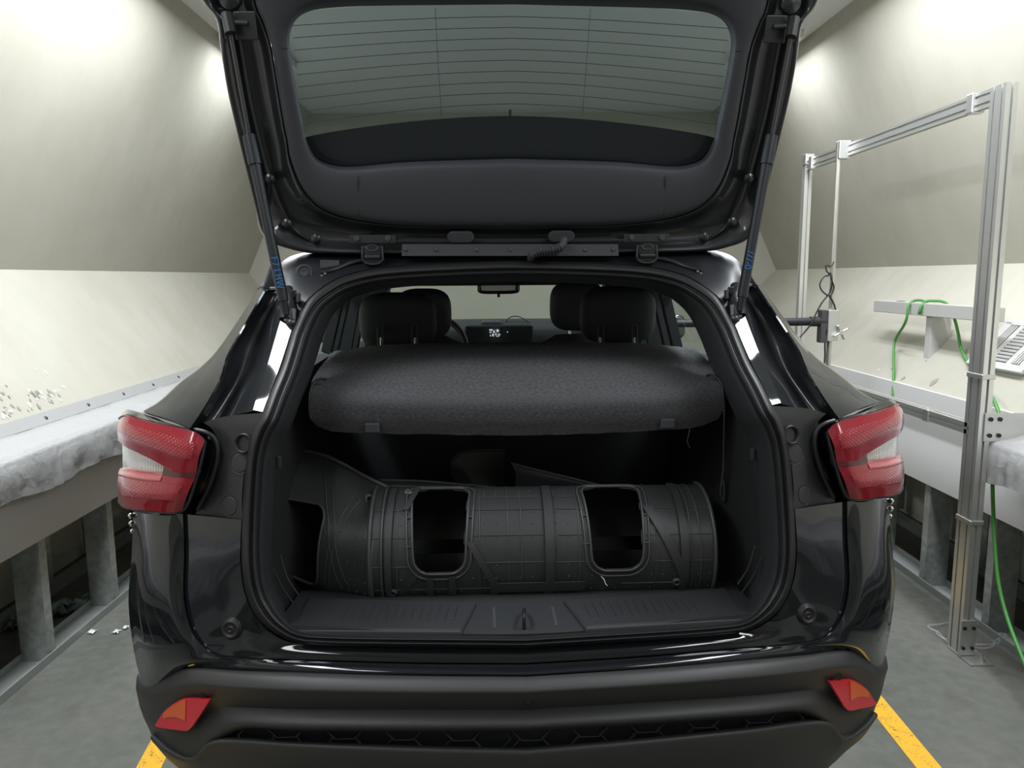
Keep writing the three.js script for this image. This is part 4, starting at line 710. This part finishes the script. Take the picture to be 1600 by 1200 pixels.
// hanging steel pole with clamp block, star knob and black tube
{ const t = onX(1312, 222, postX - .05), zP = t.z, b = V(postX - .05, .80, zP), o = thing('steel_pole', 'thin steel pole clamped to the profile frame with a black sensor tube', 'pole', V(postX - .05, .80, zP)), q = o.position;
  part('pole', rod(V(0, 0, 0), V(.0, t.y - .80, 0), .0125, 16), M.steel, o);
  part('top_clamp', rbox(.06, .09, .05, .005, .02, topY - .03 - .80, 0), M.zinc, o);
  const yb = onZ(1288, 505, -zP).y - .80; part('clamp_block', rbox(.055, .16, .06, .004, .0, yb - .01, .01), M.zinc, o); part('clamp_cover', rbox(.035, .17, .05, .004, -.045, yb - .015, .01), M.darkSteel, o);
  const kn = new THREE.Group(); kn.name = 'star_knob'; o.add(kn); kn.position.set(.035, yb - .045, .05); part('hub', new THREE.CylinderGeometry(.012, .012, .03, 12).rotateX(Math.PI / 2), M.zinc, kn); for (let k = 0; k < 4; k++) part('lobe', rbox(.012, .045, .014, .005, 0, .02, .004).rotateZ(k * Math.PI / 2 + .5), M.zinc, kn);
  const xe = onZ(1056, 508, -zP).x; part('black_tube', rod(V(-.03, yb + .01, .01), V(xe - q.x, yb + .005, .01), .021, 20), M.blackMetal, o, 'long black tube reaching to the car window'); part('tube_sleeve', rod(V(-.02, yb + .01, .01), V(-.11, yb + .01, .01), .026, 20), M.rubber, o);
  const w = (pts) => pts.map(([x, y]) => onZ(x, y, -zP - .03 + .006 * Math.sin(x)));
  single('black_cable', tube(w([[1303, 409], [1298, 416], [1291, 414], [1291, 422], [1296, 430], [1288, 432], [1281, 445], [1285, 455], [1297, 462], [1303, 450], [1299, 436], [1297, 425], [1300, 440], [1296, 458], [1291, 463], [1295, 460], [1285, 472], [1275, 490], [1268, 505], [1258, 518], [1250, 527]]), .004, 140, 6), M.rubber, 'thin black cable looped around the steel pole', 'cable');
  single('black_cable', tube(w([[1296, 462], [1304, 478], [1305, 490], [1298, 502], [1292, 515], [1289, 540], [1289, 556], [1286, 585]]), .0045, 60, 6), M.rubber, 'black cable hanging down past the star knob', 'cable'); }
// white T-shaped rest on the sloped wall
{ const X = 2.09, a = onX(1373, 480, X), b = onX(1560, 489, X), y = (a.y + b.y) / 2, zc = onX(1452, 510, X).z, o = thing('wall_rest', 'white painted T-shaped rest standing out from the sloped wall', 'bracket', V(X, 1.0, zc));
  part('crossbar', rbox(.06, .062, Math.abs(a.z - b.z), .004, 0, y - 1.0, (a.z + b.z) / 2 - zc), M.whitePaint, o); const h = y - 1.0 - .03; part('upright', rbox(.10, h + .12, .05, .004, .045, h / 2 - .05, 0), M.whitePaint, o);
  part('dark_mark', rbox(.02, .003, .05, .001, 0, y - 1.0 + .032, -.28), M.blackMetal, o); }
// air vent on the sloped wall
{ const { p, n, t } = onSlope(1594, 546, 1, .026), o = new THREE.Group(); o.name = numbered('air_vent'); setData(o, 'white metal air vent grille with louvres set in the sloped wall', 'vent'); scene.add(o);
  const z = V(0, 0, 1); o.matrixAutoUpdate = false; const tt = t.clone(); if (tt.y < 0) tt.negate(); const xx = tt.clone().cross(n).normalize();
  const Mx = new THREE.Matrix4().makeBasis(xx, tt, n).setPosition(p); Mx.decompose(o.position, o.quaternion, o.scale); o.matrixAutoUpdate = true;
  const W = .36, H = .235; part('frame', join([rbox(W, .035, .014, .003, 0, H / 2, 0), rbox(W, .035, .014, .003, 0, -H / 2, 0), rbox(.045, H, .014, .003, W / 2 - .02, 0, 0), rbox(.045, H, .014, .003, -W / 2 + .02, 0, 0), rbox(.03, H, .012, .003, .065, 0, 0), rbox(.03, H, .012, .003, -.065, 0, 0)]), M.whitePaint, o);
  part('duct', join([box(W - .02, .004, .04, 0, H / 2 + .012, -.017), box(W - .02, .004, .04, 0, -H / 2 - .012, -.017), box(.004, H + .02, .04, W / 2 - .006, 0, -.017), box(.004, H + .02, .04, -W / 2 + .006, 0, -.017)]), M.galv, o);
  for (let k = 0; k < 11; k++) { const m = part('louvre', rbox(.095, .011, .012, .002), M.whitePaint, o); m.position.set(0, -H / 2 + .03 + k * .0178, .003); m.rotation.x = .5; }
  for (const sx of [-1, 1]) for (let k = 0; k < 4; k++) { const m = part('louvre', rbox(.006, H - .04, .010, .002), M.whitePaint, o); m.position.set(sx * (.092 + k * .015), 0, .003); m.rotation.y = .4; } }
// green hose
{ const X = 2.04, on = a => a.map(([x, y, q]) => q < 0 ? onSlope(x, y, 1, -q).p : onX(x, y, q ? q - .05 : X));
  single('green_cord', tube(on([[1393, 640, 2.0], [1395, 622, 2.0], [1399, 590, -.012], [1408, 545, -.05], [1416, 500, 2.09], [1420, 478, 2.10], [1428, 470, 2.13], [1438, 469, 2.16], [1447, 472, 2.18], [1440, 480, 2.12], [1436, 490, 2.095], [1439, 480, 2.10], [1447, 471, 2.13], [1460, 470, 2.16], [1477, 473, 2.185], [1488, 490, 2.2], [1497, 520, 2.15], [1508, 550, -.03], [1525, 585, -.012], [1543, 610, -.012], [1556, 632, 1.97], [1561, 650, 1.95], [1559, 668, 1.95], [1555, 700, 1.93], [1551, 740, 1.86], [1552, 800, 1.86], [1555, 860, 1.85], [1560, 910, 1.84], [1572, 960, 1.83], [1600, 1034, 1.80], [1640, 1120, 1.76]]), .0068, 260, 8), M.green, 'green hose hung over the wall rest and trailing down to the floor', 'hose'); }
// small litter on the floor
{ const r = rng(3), base = onY(72, 968, 0), o = (u, v) => { const x = (u - .5) * .22, z = (v - .5) * .10; return V(base.x + x + n2(v * 3, 4) * .03, .012 + .055 * Math.abs(n2(u * 4, v * 4)) + .03 * Math.sin(u * 7) ** 2 * (1 - Math.abs(2 * v - 1)), base.z + z + .06 * n2(u * 2.4, 9) - x * .75); };
  single('cloth_rag', sheet(o, 40, 20, { thick: .003 }), M.rag, 'crumpled blue-grey rag lying behind the steel studs', 'rag');
  const scraps = [[144, 989, 'small white paper scrap on the concrete, lying nearest the studs'], [182, 989, 'largest white paper scrap on the concrete near the studs'], [197, 982, 'tiny white paper scrap on the concrete close to the tyre']];
  scraps.forEach(([x, y, l], i) => { const p = onY(x, y, 0), s = (u, v) => V(p.x + (u - .5) * (.03 - .006 * i + .008 * n2(v * 3, i)), .004 + .010 * Math.abs(n2(u * 2 + i, v * 2)), p.z + (v - .5) * .025 + .008 * n2(u * 3, i + 5)); single('paper_scrap', sheet(s, 8, 8, { thick: .0006 }), M.paper, l, 'paper scrap', 'paper scraps on the floor'); });
  const c = onY(1502, 990, .01); const ring = []; for (let i = 0; i < 34; i++) { const a = i / 34 * 11, q = .105 + .012 * Math.sin(i * 1.7); ring.push(V(c.x + .02 + Math.cos(a) * q * 1.25, .014 + .008 * Math.sin(i * .9), c.z + Math.sin(a) * q)); }
  single('plastic_coil', tube(ring, .0035, 200, 6), M.clearPlastic, 'clear plastic tubing coiled on the floor around the post foot', 'tubing'); }
// ---------------------------------------------------------------- loads in the car, each a thing of its own in the car's frame
function carThing(name, label, category, base) { const o = thing(name, label, category, base.clone().applyMatrix4(carM), CAR_TURN); o.userData.b = undefined; delete o.userData.b; o.add_ = (n, g, m, l) => part(n, g.clone().translate(-base.x, -base.y, -base.z), m, o, l); return o; }
// parcel shelf
{ const rows = [
    [[522, 549, 1.05], [600, 539, 1.05], [700, 536, 1.05], [815, 535, 1.05], [930, 535, 1.05], [1012, 537, 1.05], [1088, 545, 1.05]],
    [[505, 568, .78], [600, 560, .78], [700, 556, .78], [815, 555, .78], [930, 555, .78], [1018, 557, .78], [1105, 563, .78]],
    [[492, 586, .58], [600, 583, .56], [700, 580, .55], [815, 578, .55], [930, 577, .55], [1022, 578, .56], [1118, 578, .58]],
    [[485, 603, .46], [600, 610, .45], [700, 611, .45], [815, 611, .45], [930, 609, .45], [1024, 606, .45], [1128, 594, .46]],
    [[482, 625, .425], [590, 626, .41], [700, 628, .41], [815, 628, .41], [930, 626, .41], [1030, 622, .41], [1132, 614, .425]],
    [[484, 652, .425], [590, 652, .412], [700, 654, .412], [815, 654, .412], [930, 652, .412], [1030, 648, .412], [1132, 636, .425]],
    [[496, 667, .44], [540, 676, .435], [690, 679, .435], [815, 680, .435], [935, 677, .435], [1075, 669, .435], [1122, 655, .44]]];
  const f = surface(rows.map(r => r.map(a => C(...a)))), base = C(815, 680, .6);
  const o = carThing('parcel_shelf', 'felt-covered black parcel shelf with a rolled rear lip above the load bay', 'parcel shelf', base);
  o.add_('shelf_panel', sheet((u, v) => { const p = f(u, v); p.y += .0012 * n2(u * 20, v * 14); return p; }, 90, 70, { thick: .014, flip: false }), M.felt);
  for (const [x, y, d] of [[582, 668.5, .415], [1043, 661.5, .415]]) { const p = C(x, y, d); o.add_('plastic_clip', join([rbox(.037, .024, .012, .003, p.x, p.y, p.z), rbox(.037, .008, .02, .003, p.x, p.y - .011, p.z - .006)]), M.gateTrim, 'grey plastic clip on the shelf lip'); }
  for (const pts of [[[509, 593, .47], [500, 592, .455], [492, 596, .445], [486, 606, .43], [483, 622, .415], [483, 640, .41]], [[1104, 587, .47], [1112, 586, .455], [1120, 590, .445], [1127, 600, .43], [1130, 615, .415], [1132, 636, .41]]]) o.add_('lift_cord', tube(pts.map(a => C(...a)), .0035, 30, 6), M.rubber); }
// strings hanging from the shelf lip
single('hanging_cord', tube([[1132, 640, .42], [1131, 690, .45], [1130, 735, .46], [1126, 770, .46], [1131, 782, .46], [1132, 768, .455], [1130, 750, .455]].map(a => C(...a).applyMatrix4(carM)), .0025, 60, 6), M.linerEdge, 'thin dark cord dangling beside the rolled plastic panel', 'cord');
single('loose_thread', tube([[1078, 668, .39], [1076, 680, .388], [1074, 690, .386], [1078, 700, .385]].map(a => C(...a).applyMatrix4(carM)), .0004, 24, 4), M.tarp, 'fine pale thread hanging from the parcel shelf lip', 'thread');

// rolled plastic undershield
const rrect = (x, y, w, h, r) => { const qx = Math.abs(x) - w + r, qy = Math.abs(y) - h + r; return Math.hypot(Math.max(qx, 0), Math.max(qy, 0)) + Math.min(Math.max(qx, qy), 0) - r; };
{ const A = C(588, 852, .44), B = C(1092, 843, .44), ax = B.clone().sub(A), LEN_ = ax.length(), R = .146, base = V((A.x + B.x) / 2, A.y - R, (A.z + B.z) / 2);
  ax.normalize(); const fw = V(0, 0, 1).addScaledVector(ax, -ax.z).normalize(), upv = fw.clone().cross(ax).negate(); if (upv.y < 0) upv.negate();
  const P0 = 195 * Math.PI / 180, P1 = -150 * Math.PI / 180;
  const at = (u, phi, lift = 0) => { const k = R * (1 + .02 * Math.cos(phi * 2 + .4) + .012 * (1 - u)) + lift; return A.clone().addScaledVector(ax, u * LEN_).addScaledVector(fw, Math.cos(phi) * k).addScaledVector(upv, Math.sin(phi) * k); };
  const PH = v => P0 + (P1 - P0) * v, f = (u, v) => at(clamp(u, 0, 1), PH(v));
  const U = x => (x - 588) / 504, el = y => { const q = clamp((850 - y) / 93, -1, 1); return Math.asin(q) + 21 * Math.PI / 180; };   // pixel to axis share and angle
  const wins = [[690, 38.5], [947, 39]], top = el(763), bot = el(893), pc = (top + bot) / 2, ph = (top - bot) / 2 * R;
  const sd = (u, phi) => Math.min(...wins.map(([x, w]) => { const y = (phi - pc) * R, taper = 1 + .10 * (y / ph); return rrect((u - U(x)) * LEN_, y, w / 504 * LEN_ * taper, ph, .035); }));
  const o = carThing('rolled_undershield', 'black ribbed plastic undershield rolled into a tube with two window cut-outs', 'plastic panel', base);
  o.add_('shell', sheet(f, 190, 150, { thick: .003, flip: false, hole: (u, v) => sd(u, PH(v)) / .85 }), M.liner);
  const outline = (x, w, grow) => { const pts = []; for (let i = 0; i < 48; i++) { const a = i / 48 * Math.PI * 2; let r = .2; for (let k = 0; k < 40; k++) { const X = Math.cos(a) * r, Y = Math.sin(a) * r, taper = 1 + .10 * (Y / ph); const d = rrect(X, Y, w / 504 * LEN_ * taper, ph, .035) - grow; r -= d * .9; } pts.push(at(U(x) + Math.cos(a) * r / LEN_, pc + Math.sin(a) * r / R, .003)); } return pts; };
  for (const [x, w] of wins) { o.add_('cutout_rim', tube(outline(x, w, .003), .0032, 120, 6, { closed: true }), M.linerEdge); o.add_('cutout_rim', tube(outline(x, w, .016), .0026, 120, 6, { closed: true }), M.linerEdge);
    for (const y of [812, 855]) for (const sx of [-1, 1]) { const u0 = U(x) + sx * (w / 504 + .003), u1 = u0 + sx * .018; o.add_('rim_web', tube([at(u0, el(y), .003), at(u1, el(y), .003)], .0022, 4, 5), M.linerEdge); } }
  const ring = (x, r, lift) => { const pts = []; for (let i = 0; i <= 40; i++) pts.push(at(U(x), el(752) + (-1.05 - el(752)) * i / 40, lift)); return tube(pts, r, 80, 6); };
  for (const [x, r, l] of [[590, .005, .004], [607, .0035, .003], [629, .0015, .001], [748, .0013, .001], [789, .0013, .001], [808, .0013, .001], [892, .0013, .001], [1004, .0013, .001], [1057, .0018, .001], [1070, .0018, .001], [1091, .005, .003]]) o.add_('ring_rib', ring(x, r, l), M.linerEdge);
  const straps = (x0, y0, x1, y1, w, lift = .0035) => sheet((u, v) => { const x = x0 + (x1 - x0) * u, y = y0 + (y1 - y0) * u, horiz = Math.abs(x1 - x0) > Math.abs(y1 - y0) * 2.2; return horiz ? at(U(x), el(y) + (v - .5) * w / 92, lift) : at(U(x + (v - .5) * w), el(y), lift); }, 24, 3, { thick: .0035 });
  for (const s of [[849, 762, 849, 938, 13], [1045, 760, 1045, 925, 11], [618, 764, 616, 940, 9], [996, 800, 1046, 905, 14], [734, 850, 766, 905, 11], [628, 930, 655, 896, 10], [676, 900, 676, 942, 10], [708, 898, 708, 942, 10], [768, 900, 768, 942, 10], [768, 915, 900, 915, 18], [655, 763, 640, 800, 8]]) o.add_('raised_strap', straps(...s), M.liner);
  for (const [x0, x1, y] of [[592, 648, 800], [592, 648, 842], [592, 648, 884], [735, 842, 800], [735, 842, 840], [742, 842, 880], [862, 902, 800], [862, 902, 841], [857, 910, 881], [988, 1092, 801], [988, 1092, 843], [1000, 1092, 882], [590, 770, 917], [955, 1036, 914], [735, 842, 779], [862, 900, 779]]) { const pts = []; for (let i = 0; i <= 6; i++) pts.push(at(U(x0 + (x1 - x0) * i / 6), el(y), .001)); o.add_('long_rib', tube(pts, .0013, 12, 5), M.linerEdge); }
  const nub = new THREE.ConeGeometry(.0034, .0045, 5).rotateX(Math.PI / 2), nubs = [];
  for (let x = 634; x < 1085; x += 17.3) for (const y of [768, 774, 786, 805, 823, 843, 863, 884, 902, 921, 932]) { const u = U(x), phi = el(y); if (sd(u, phi) < .026 || Math.abs(x - 849) < 9 || (Math.abs(x - 1045) < 8)) continue; if (x > 990 && x < 1035 && y < 860) continue; const p = at(u, phi, .0005), n = p.clone().sub(A).addScaledVector(ax, -p.clone().sub(A).dot(ax)); nubs.push(aim(nub, p, n)); }
  const nb = o.add_('nub_field', join(nubs), M.linerEdge); nb.userData.kind = 'stuff';
  for (const [x, y] of [[621, 920], [1036, 913], [640, 768]]) { const p = at(U(x), el(y), .001), n = p.clone().sub(A).addScaledVector(ax, -p.clone().sub(A).dot(ax)); o.add_('bolt_eye', aim(lathe([[.005, .001], [.006, .006], [.009, .006], [.0125, .001]], 24).rotateX(Math.PI / 2), p, n), M.linerEdge); o.add_('bolt_hole', aim(new THREE.CircleGeometry(.006, 16), at(U(x), el(y), .002), n), M.carpet); } }
// flared sheet at its left end
{ const rows = [
    [[463, 703, .56], [500, 711, .55], [535, 727, .53], [570, 746, .50], [605, 763, .47]],
    [[446, 745, .46], [488, 754, .45], [525, 766, .43], [558, 780, .41], [596, 798, .37]],
    [[436, 795, .40], [482, 802, .38], [518, 810, .36], [550, 820, .345], [584, 836, .315]],
    [[434, 845, .37], [478, 850, .35], [512, 858, .33], [545, 866, .315], [580, 878, .29]],
    [[438, 885, .37], [480, 900, .35], [513, 910, .335], [548, 918, .32], [582, 926, .30]],
    [[450, 905, .40], [487, 925, .38], [517, 932, .37], [550, 937, .36], [586, 941, .34]]];
  const f = surface(rows.map(r => r.map(a => C(...a)))), base = C(520, 935, .42), o = carThing('flared_undershield', 'black plastic shield curving out of the rolled tube with crossing ribs', 'plastic panel', base);
  const sd = (u, v) => rrect(u - .175 + .12 * (v - .6), v - .60, .22, .265, .09);
  o.add_('shell', sheet(f, 110, 110, { thick: .003, hole: sd, eps: 1 }), M.liner);
  const F = (u, v, l = .002) => { const p = f(u, v), a = f(u + .01, v).sub(f(u - .01, v)), b = f(u, v + .01).sub(f(u, v - .01)), n = b.cross(a).normalize(); if (n.z < 0) n.negate(); return p.addScaledVector(n, l); };
  const rim = []; for (let i = 0; i < 44; i++) { const a = i / 44 * Math.PI * 2; let r = .35; for (let k = 0; k < 60; k++) { const u = .175 - .0 + Math.cos(a) * r, v = .60 + Math.sin(a) * r; r -= sd(u, v) * .7; } rim.push(F(clamp(.175 + Math.cos(a) * r, -.02, 1), .60 + Math.sin(a) * r)); }
  o.add_('cutout_rim', tube(rim, .003, 120, 6, { closed: true }), M.linerEdge);
  const edge = []; for (let i = 0; i <= 20; i++) edge.push(F(i / 20, 0, .003)); o.add_('rolled_edge', tube(edge, .006, 60, 8), M.linerEdge);
  const edge2 = []; for (let i = 0; i <= 20; i++) edge2.push(F(1, i / 20, .0)); o.add_('rolled_edge', tube(edge2, .0035, 60, 8), M.linerEdge);
  for (const l of [[[.32, .04], [.40, .25], [.48, .45], [.52, .58], [.62, .78], [.80, .95]], [[.40, .05], [.48, .26], [.55, .45], [.58, .56], [.70, .76], [.86, .93]], [[.72, .16], [.64, .32], [.55, .48], [.50, .62], [.46, .80], [.47, .95]], [[.78, .20], [.68, .36], [.59, .52], [.54, .66], [.51, .82], [.53, .96]]]) o.add_('cross_rib', tube(l.map(([u, v]) => F(u, v, .001)), .0014, 40, 5), M.linerEdge);
  const nubs = [], nub = new THREE.ConeGeometry(.0026, .003, 5).rotateX(Math.PI / 2); for (let i = 0; i < 4; i++) for (let j = 0; j < 8; j++) { const u = .66 + i * .09 - (j % 2) * .02, v = .2 + j * .09; nubs.push(aim(nub, F(u, v, .001), V(.4, .2, 1))); }
  o.add_('nub_field', join(nubs), M.linerEdge).userData.kind = 'stuff';
  { const p = F(.86, .16, .002); o.add_('bolt_eye', aim(lathe([[.005, .001], [.006, .004], [.009, .004], [.012, .001]], 20).rotateX(Math.PI / 2), p, V(.3, .3, 1)), M.linerEdge); o.add_('bolt_hole', aim(new THREE.CircleGeometry(.0058, 14), F(.86, .16, .004), V(.3, .3, 1)), M.carpet); } }
// further loose panels behind the roll
function looseSheet(name, label, rows, mat = M.liner, lip = true) { const f = surface(rows.map(r => r.map(a => C(...a)))), q = rows[rows.length - 1], base = C(...q[Math.floor(q.length / 2)]); const o = carThing(name, label, 'plastic panel', base); o.add_('shell', sheet(f, 30, 16, { thick: .004 }), mat); if (lip) { const e = []; for (let i = 0; i <= 16; i++) e.push(f(i / 16, 0)); o.add_('edge_bead', tube(e, .004, 40, 6), M.linerEdge); } return o; }
looseSheet('splash_shield', 'narrow black plastic wedge poking up between the two window cut-outs', [[[799, 724, .62], [850, 737, .60], [900, 749, .58], [958, 764, .56]], [[806, 745, .62], [850, 752, .60], [900, 760, .58], [955, 770, .56]], [[800, 790, .64], [850, 790, .62], [900, 790, .60], [955, 790, .58]]]);
looseSheet('splash_shield', 'dark curved plastic shield leaning on the rear seat behind the roll', [[[705, 742, .74], [706, 722, .74], [722, 707, .75], [752, 703, .76], [790, 703, .77]], [[712, 752, .74], [725, 738, .74], [740, 730, .75], [765, 726, .76], [788, 725, .77]], [[735, 772, .74], [745, 765, .74], [760, 760, .75], [775, 760, .76], [788, 760, .77]]], M.liner);
looseSheet('splash_shield', 'flat black plastic strip lying along the top of the cut-out beside the flared shield', [[[594, 750, .56], [660, 752, .57], [720, 757, .58], [775, 762, .58]], [[600, 764, .53], [660, 764, .53], [720, 766, .54], [775, 768, .55]], [[610, 800, .62], [660, 800, .62], [720, 800, .62], [775, 800, .62]]]);
looseSheet('splash_shield', 'low black plastic blade sticking out past the roll end below the dangling cord', [[[1085, 855, .60], [1105, 868, .59], [1125, 880, .58], [1142, 889, .57]], [[1085, 875, .57], [1105, 882, .56], [1122, 888, .56], [1140, 892, .56]], [[1085, 900, .58], [1105, 902, .57], [1122, 902, .57], [1138, 900, .57]]]);
// dry leaf fleck on the roll
single('leaf_fleck', tube([[939, 900, .29], [944, 906, .288], [946, 912, .287], [949, 915, .287]].map(a => C(...a).applyMatrix4(carM)), .0011, 12, 5), M.paper, 'tiny pale dried fleck stuck on the rolled undershield', 'fleck');
renderer.render(scene, camera);
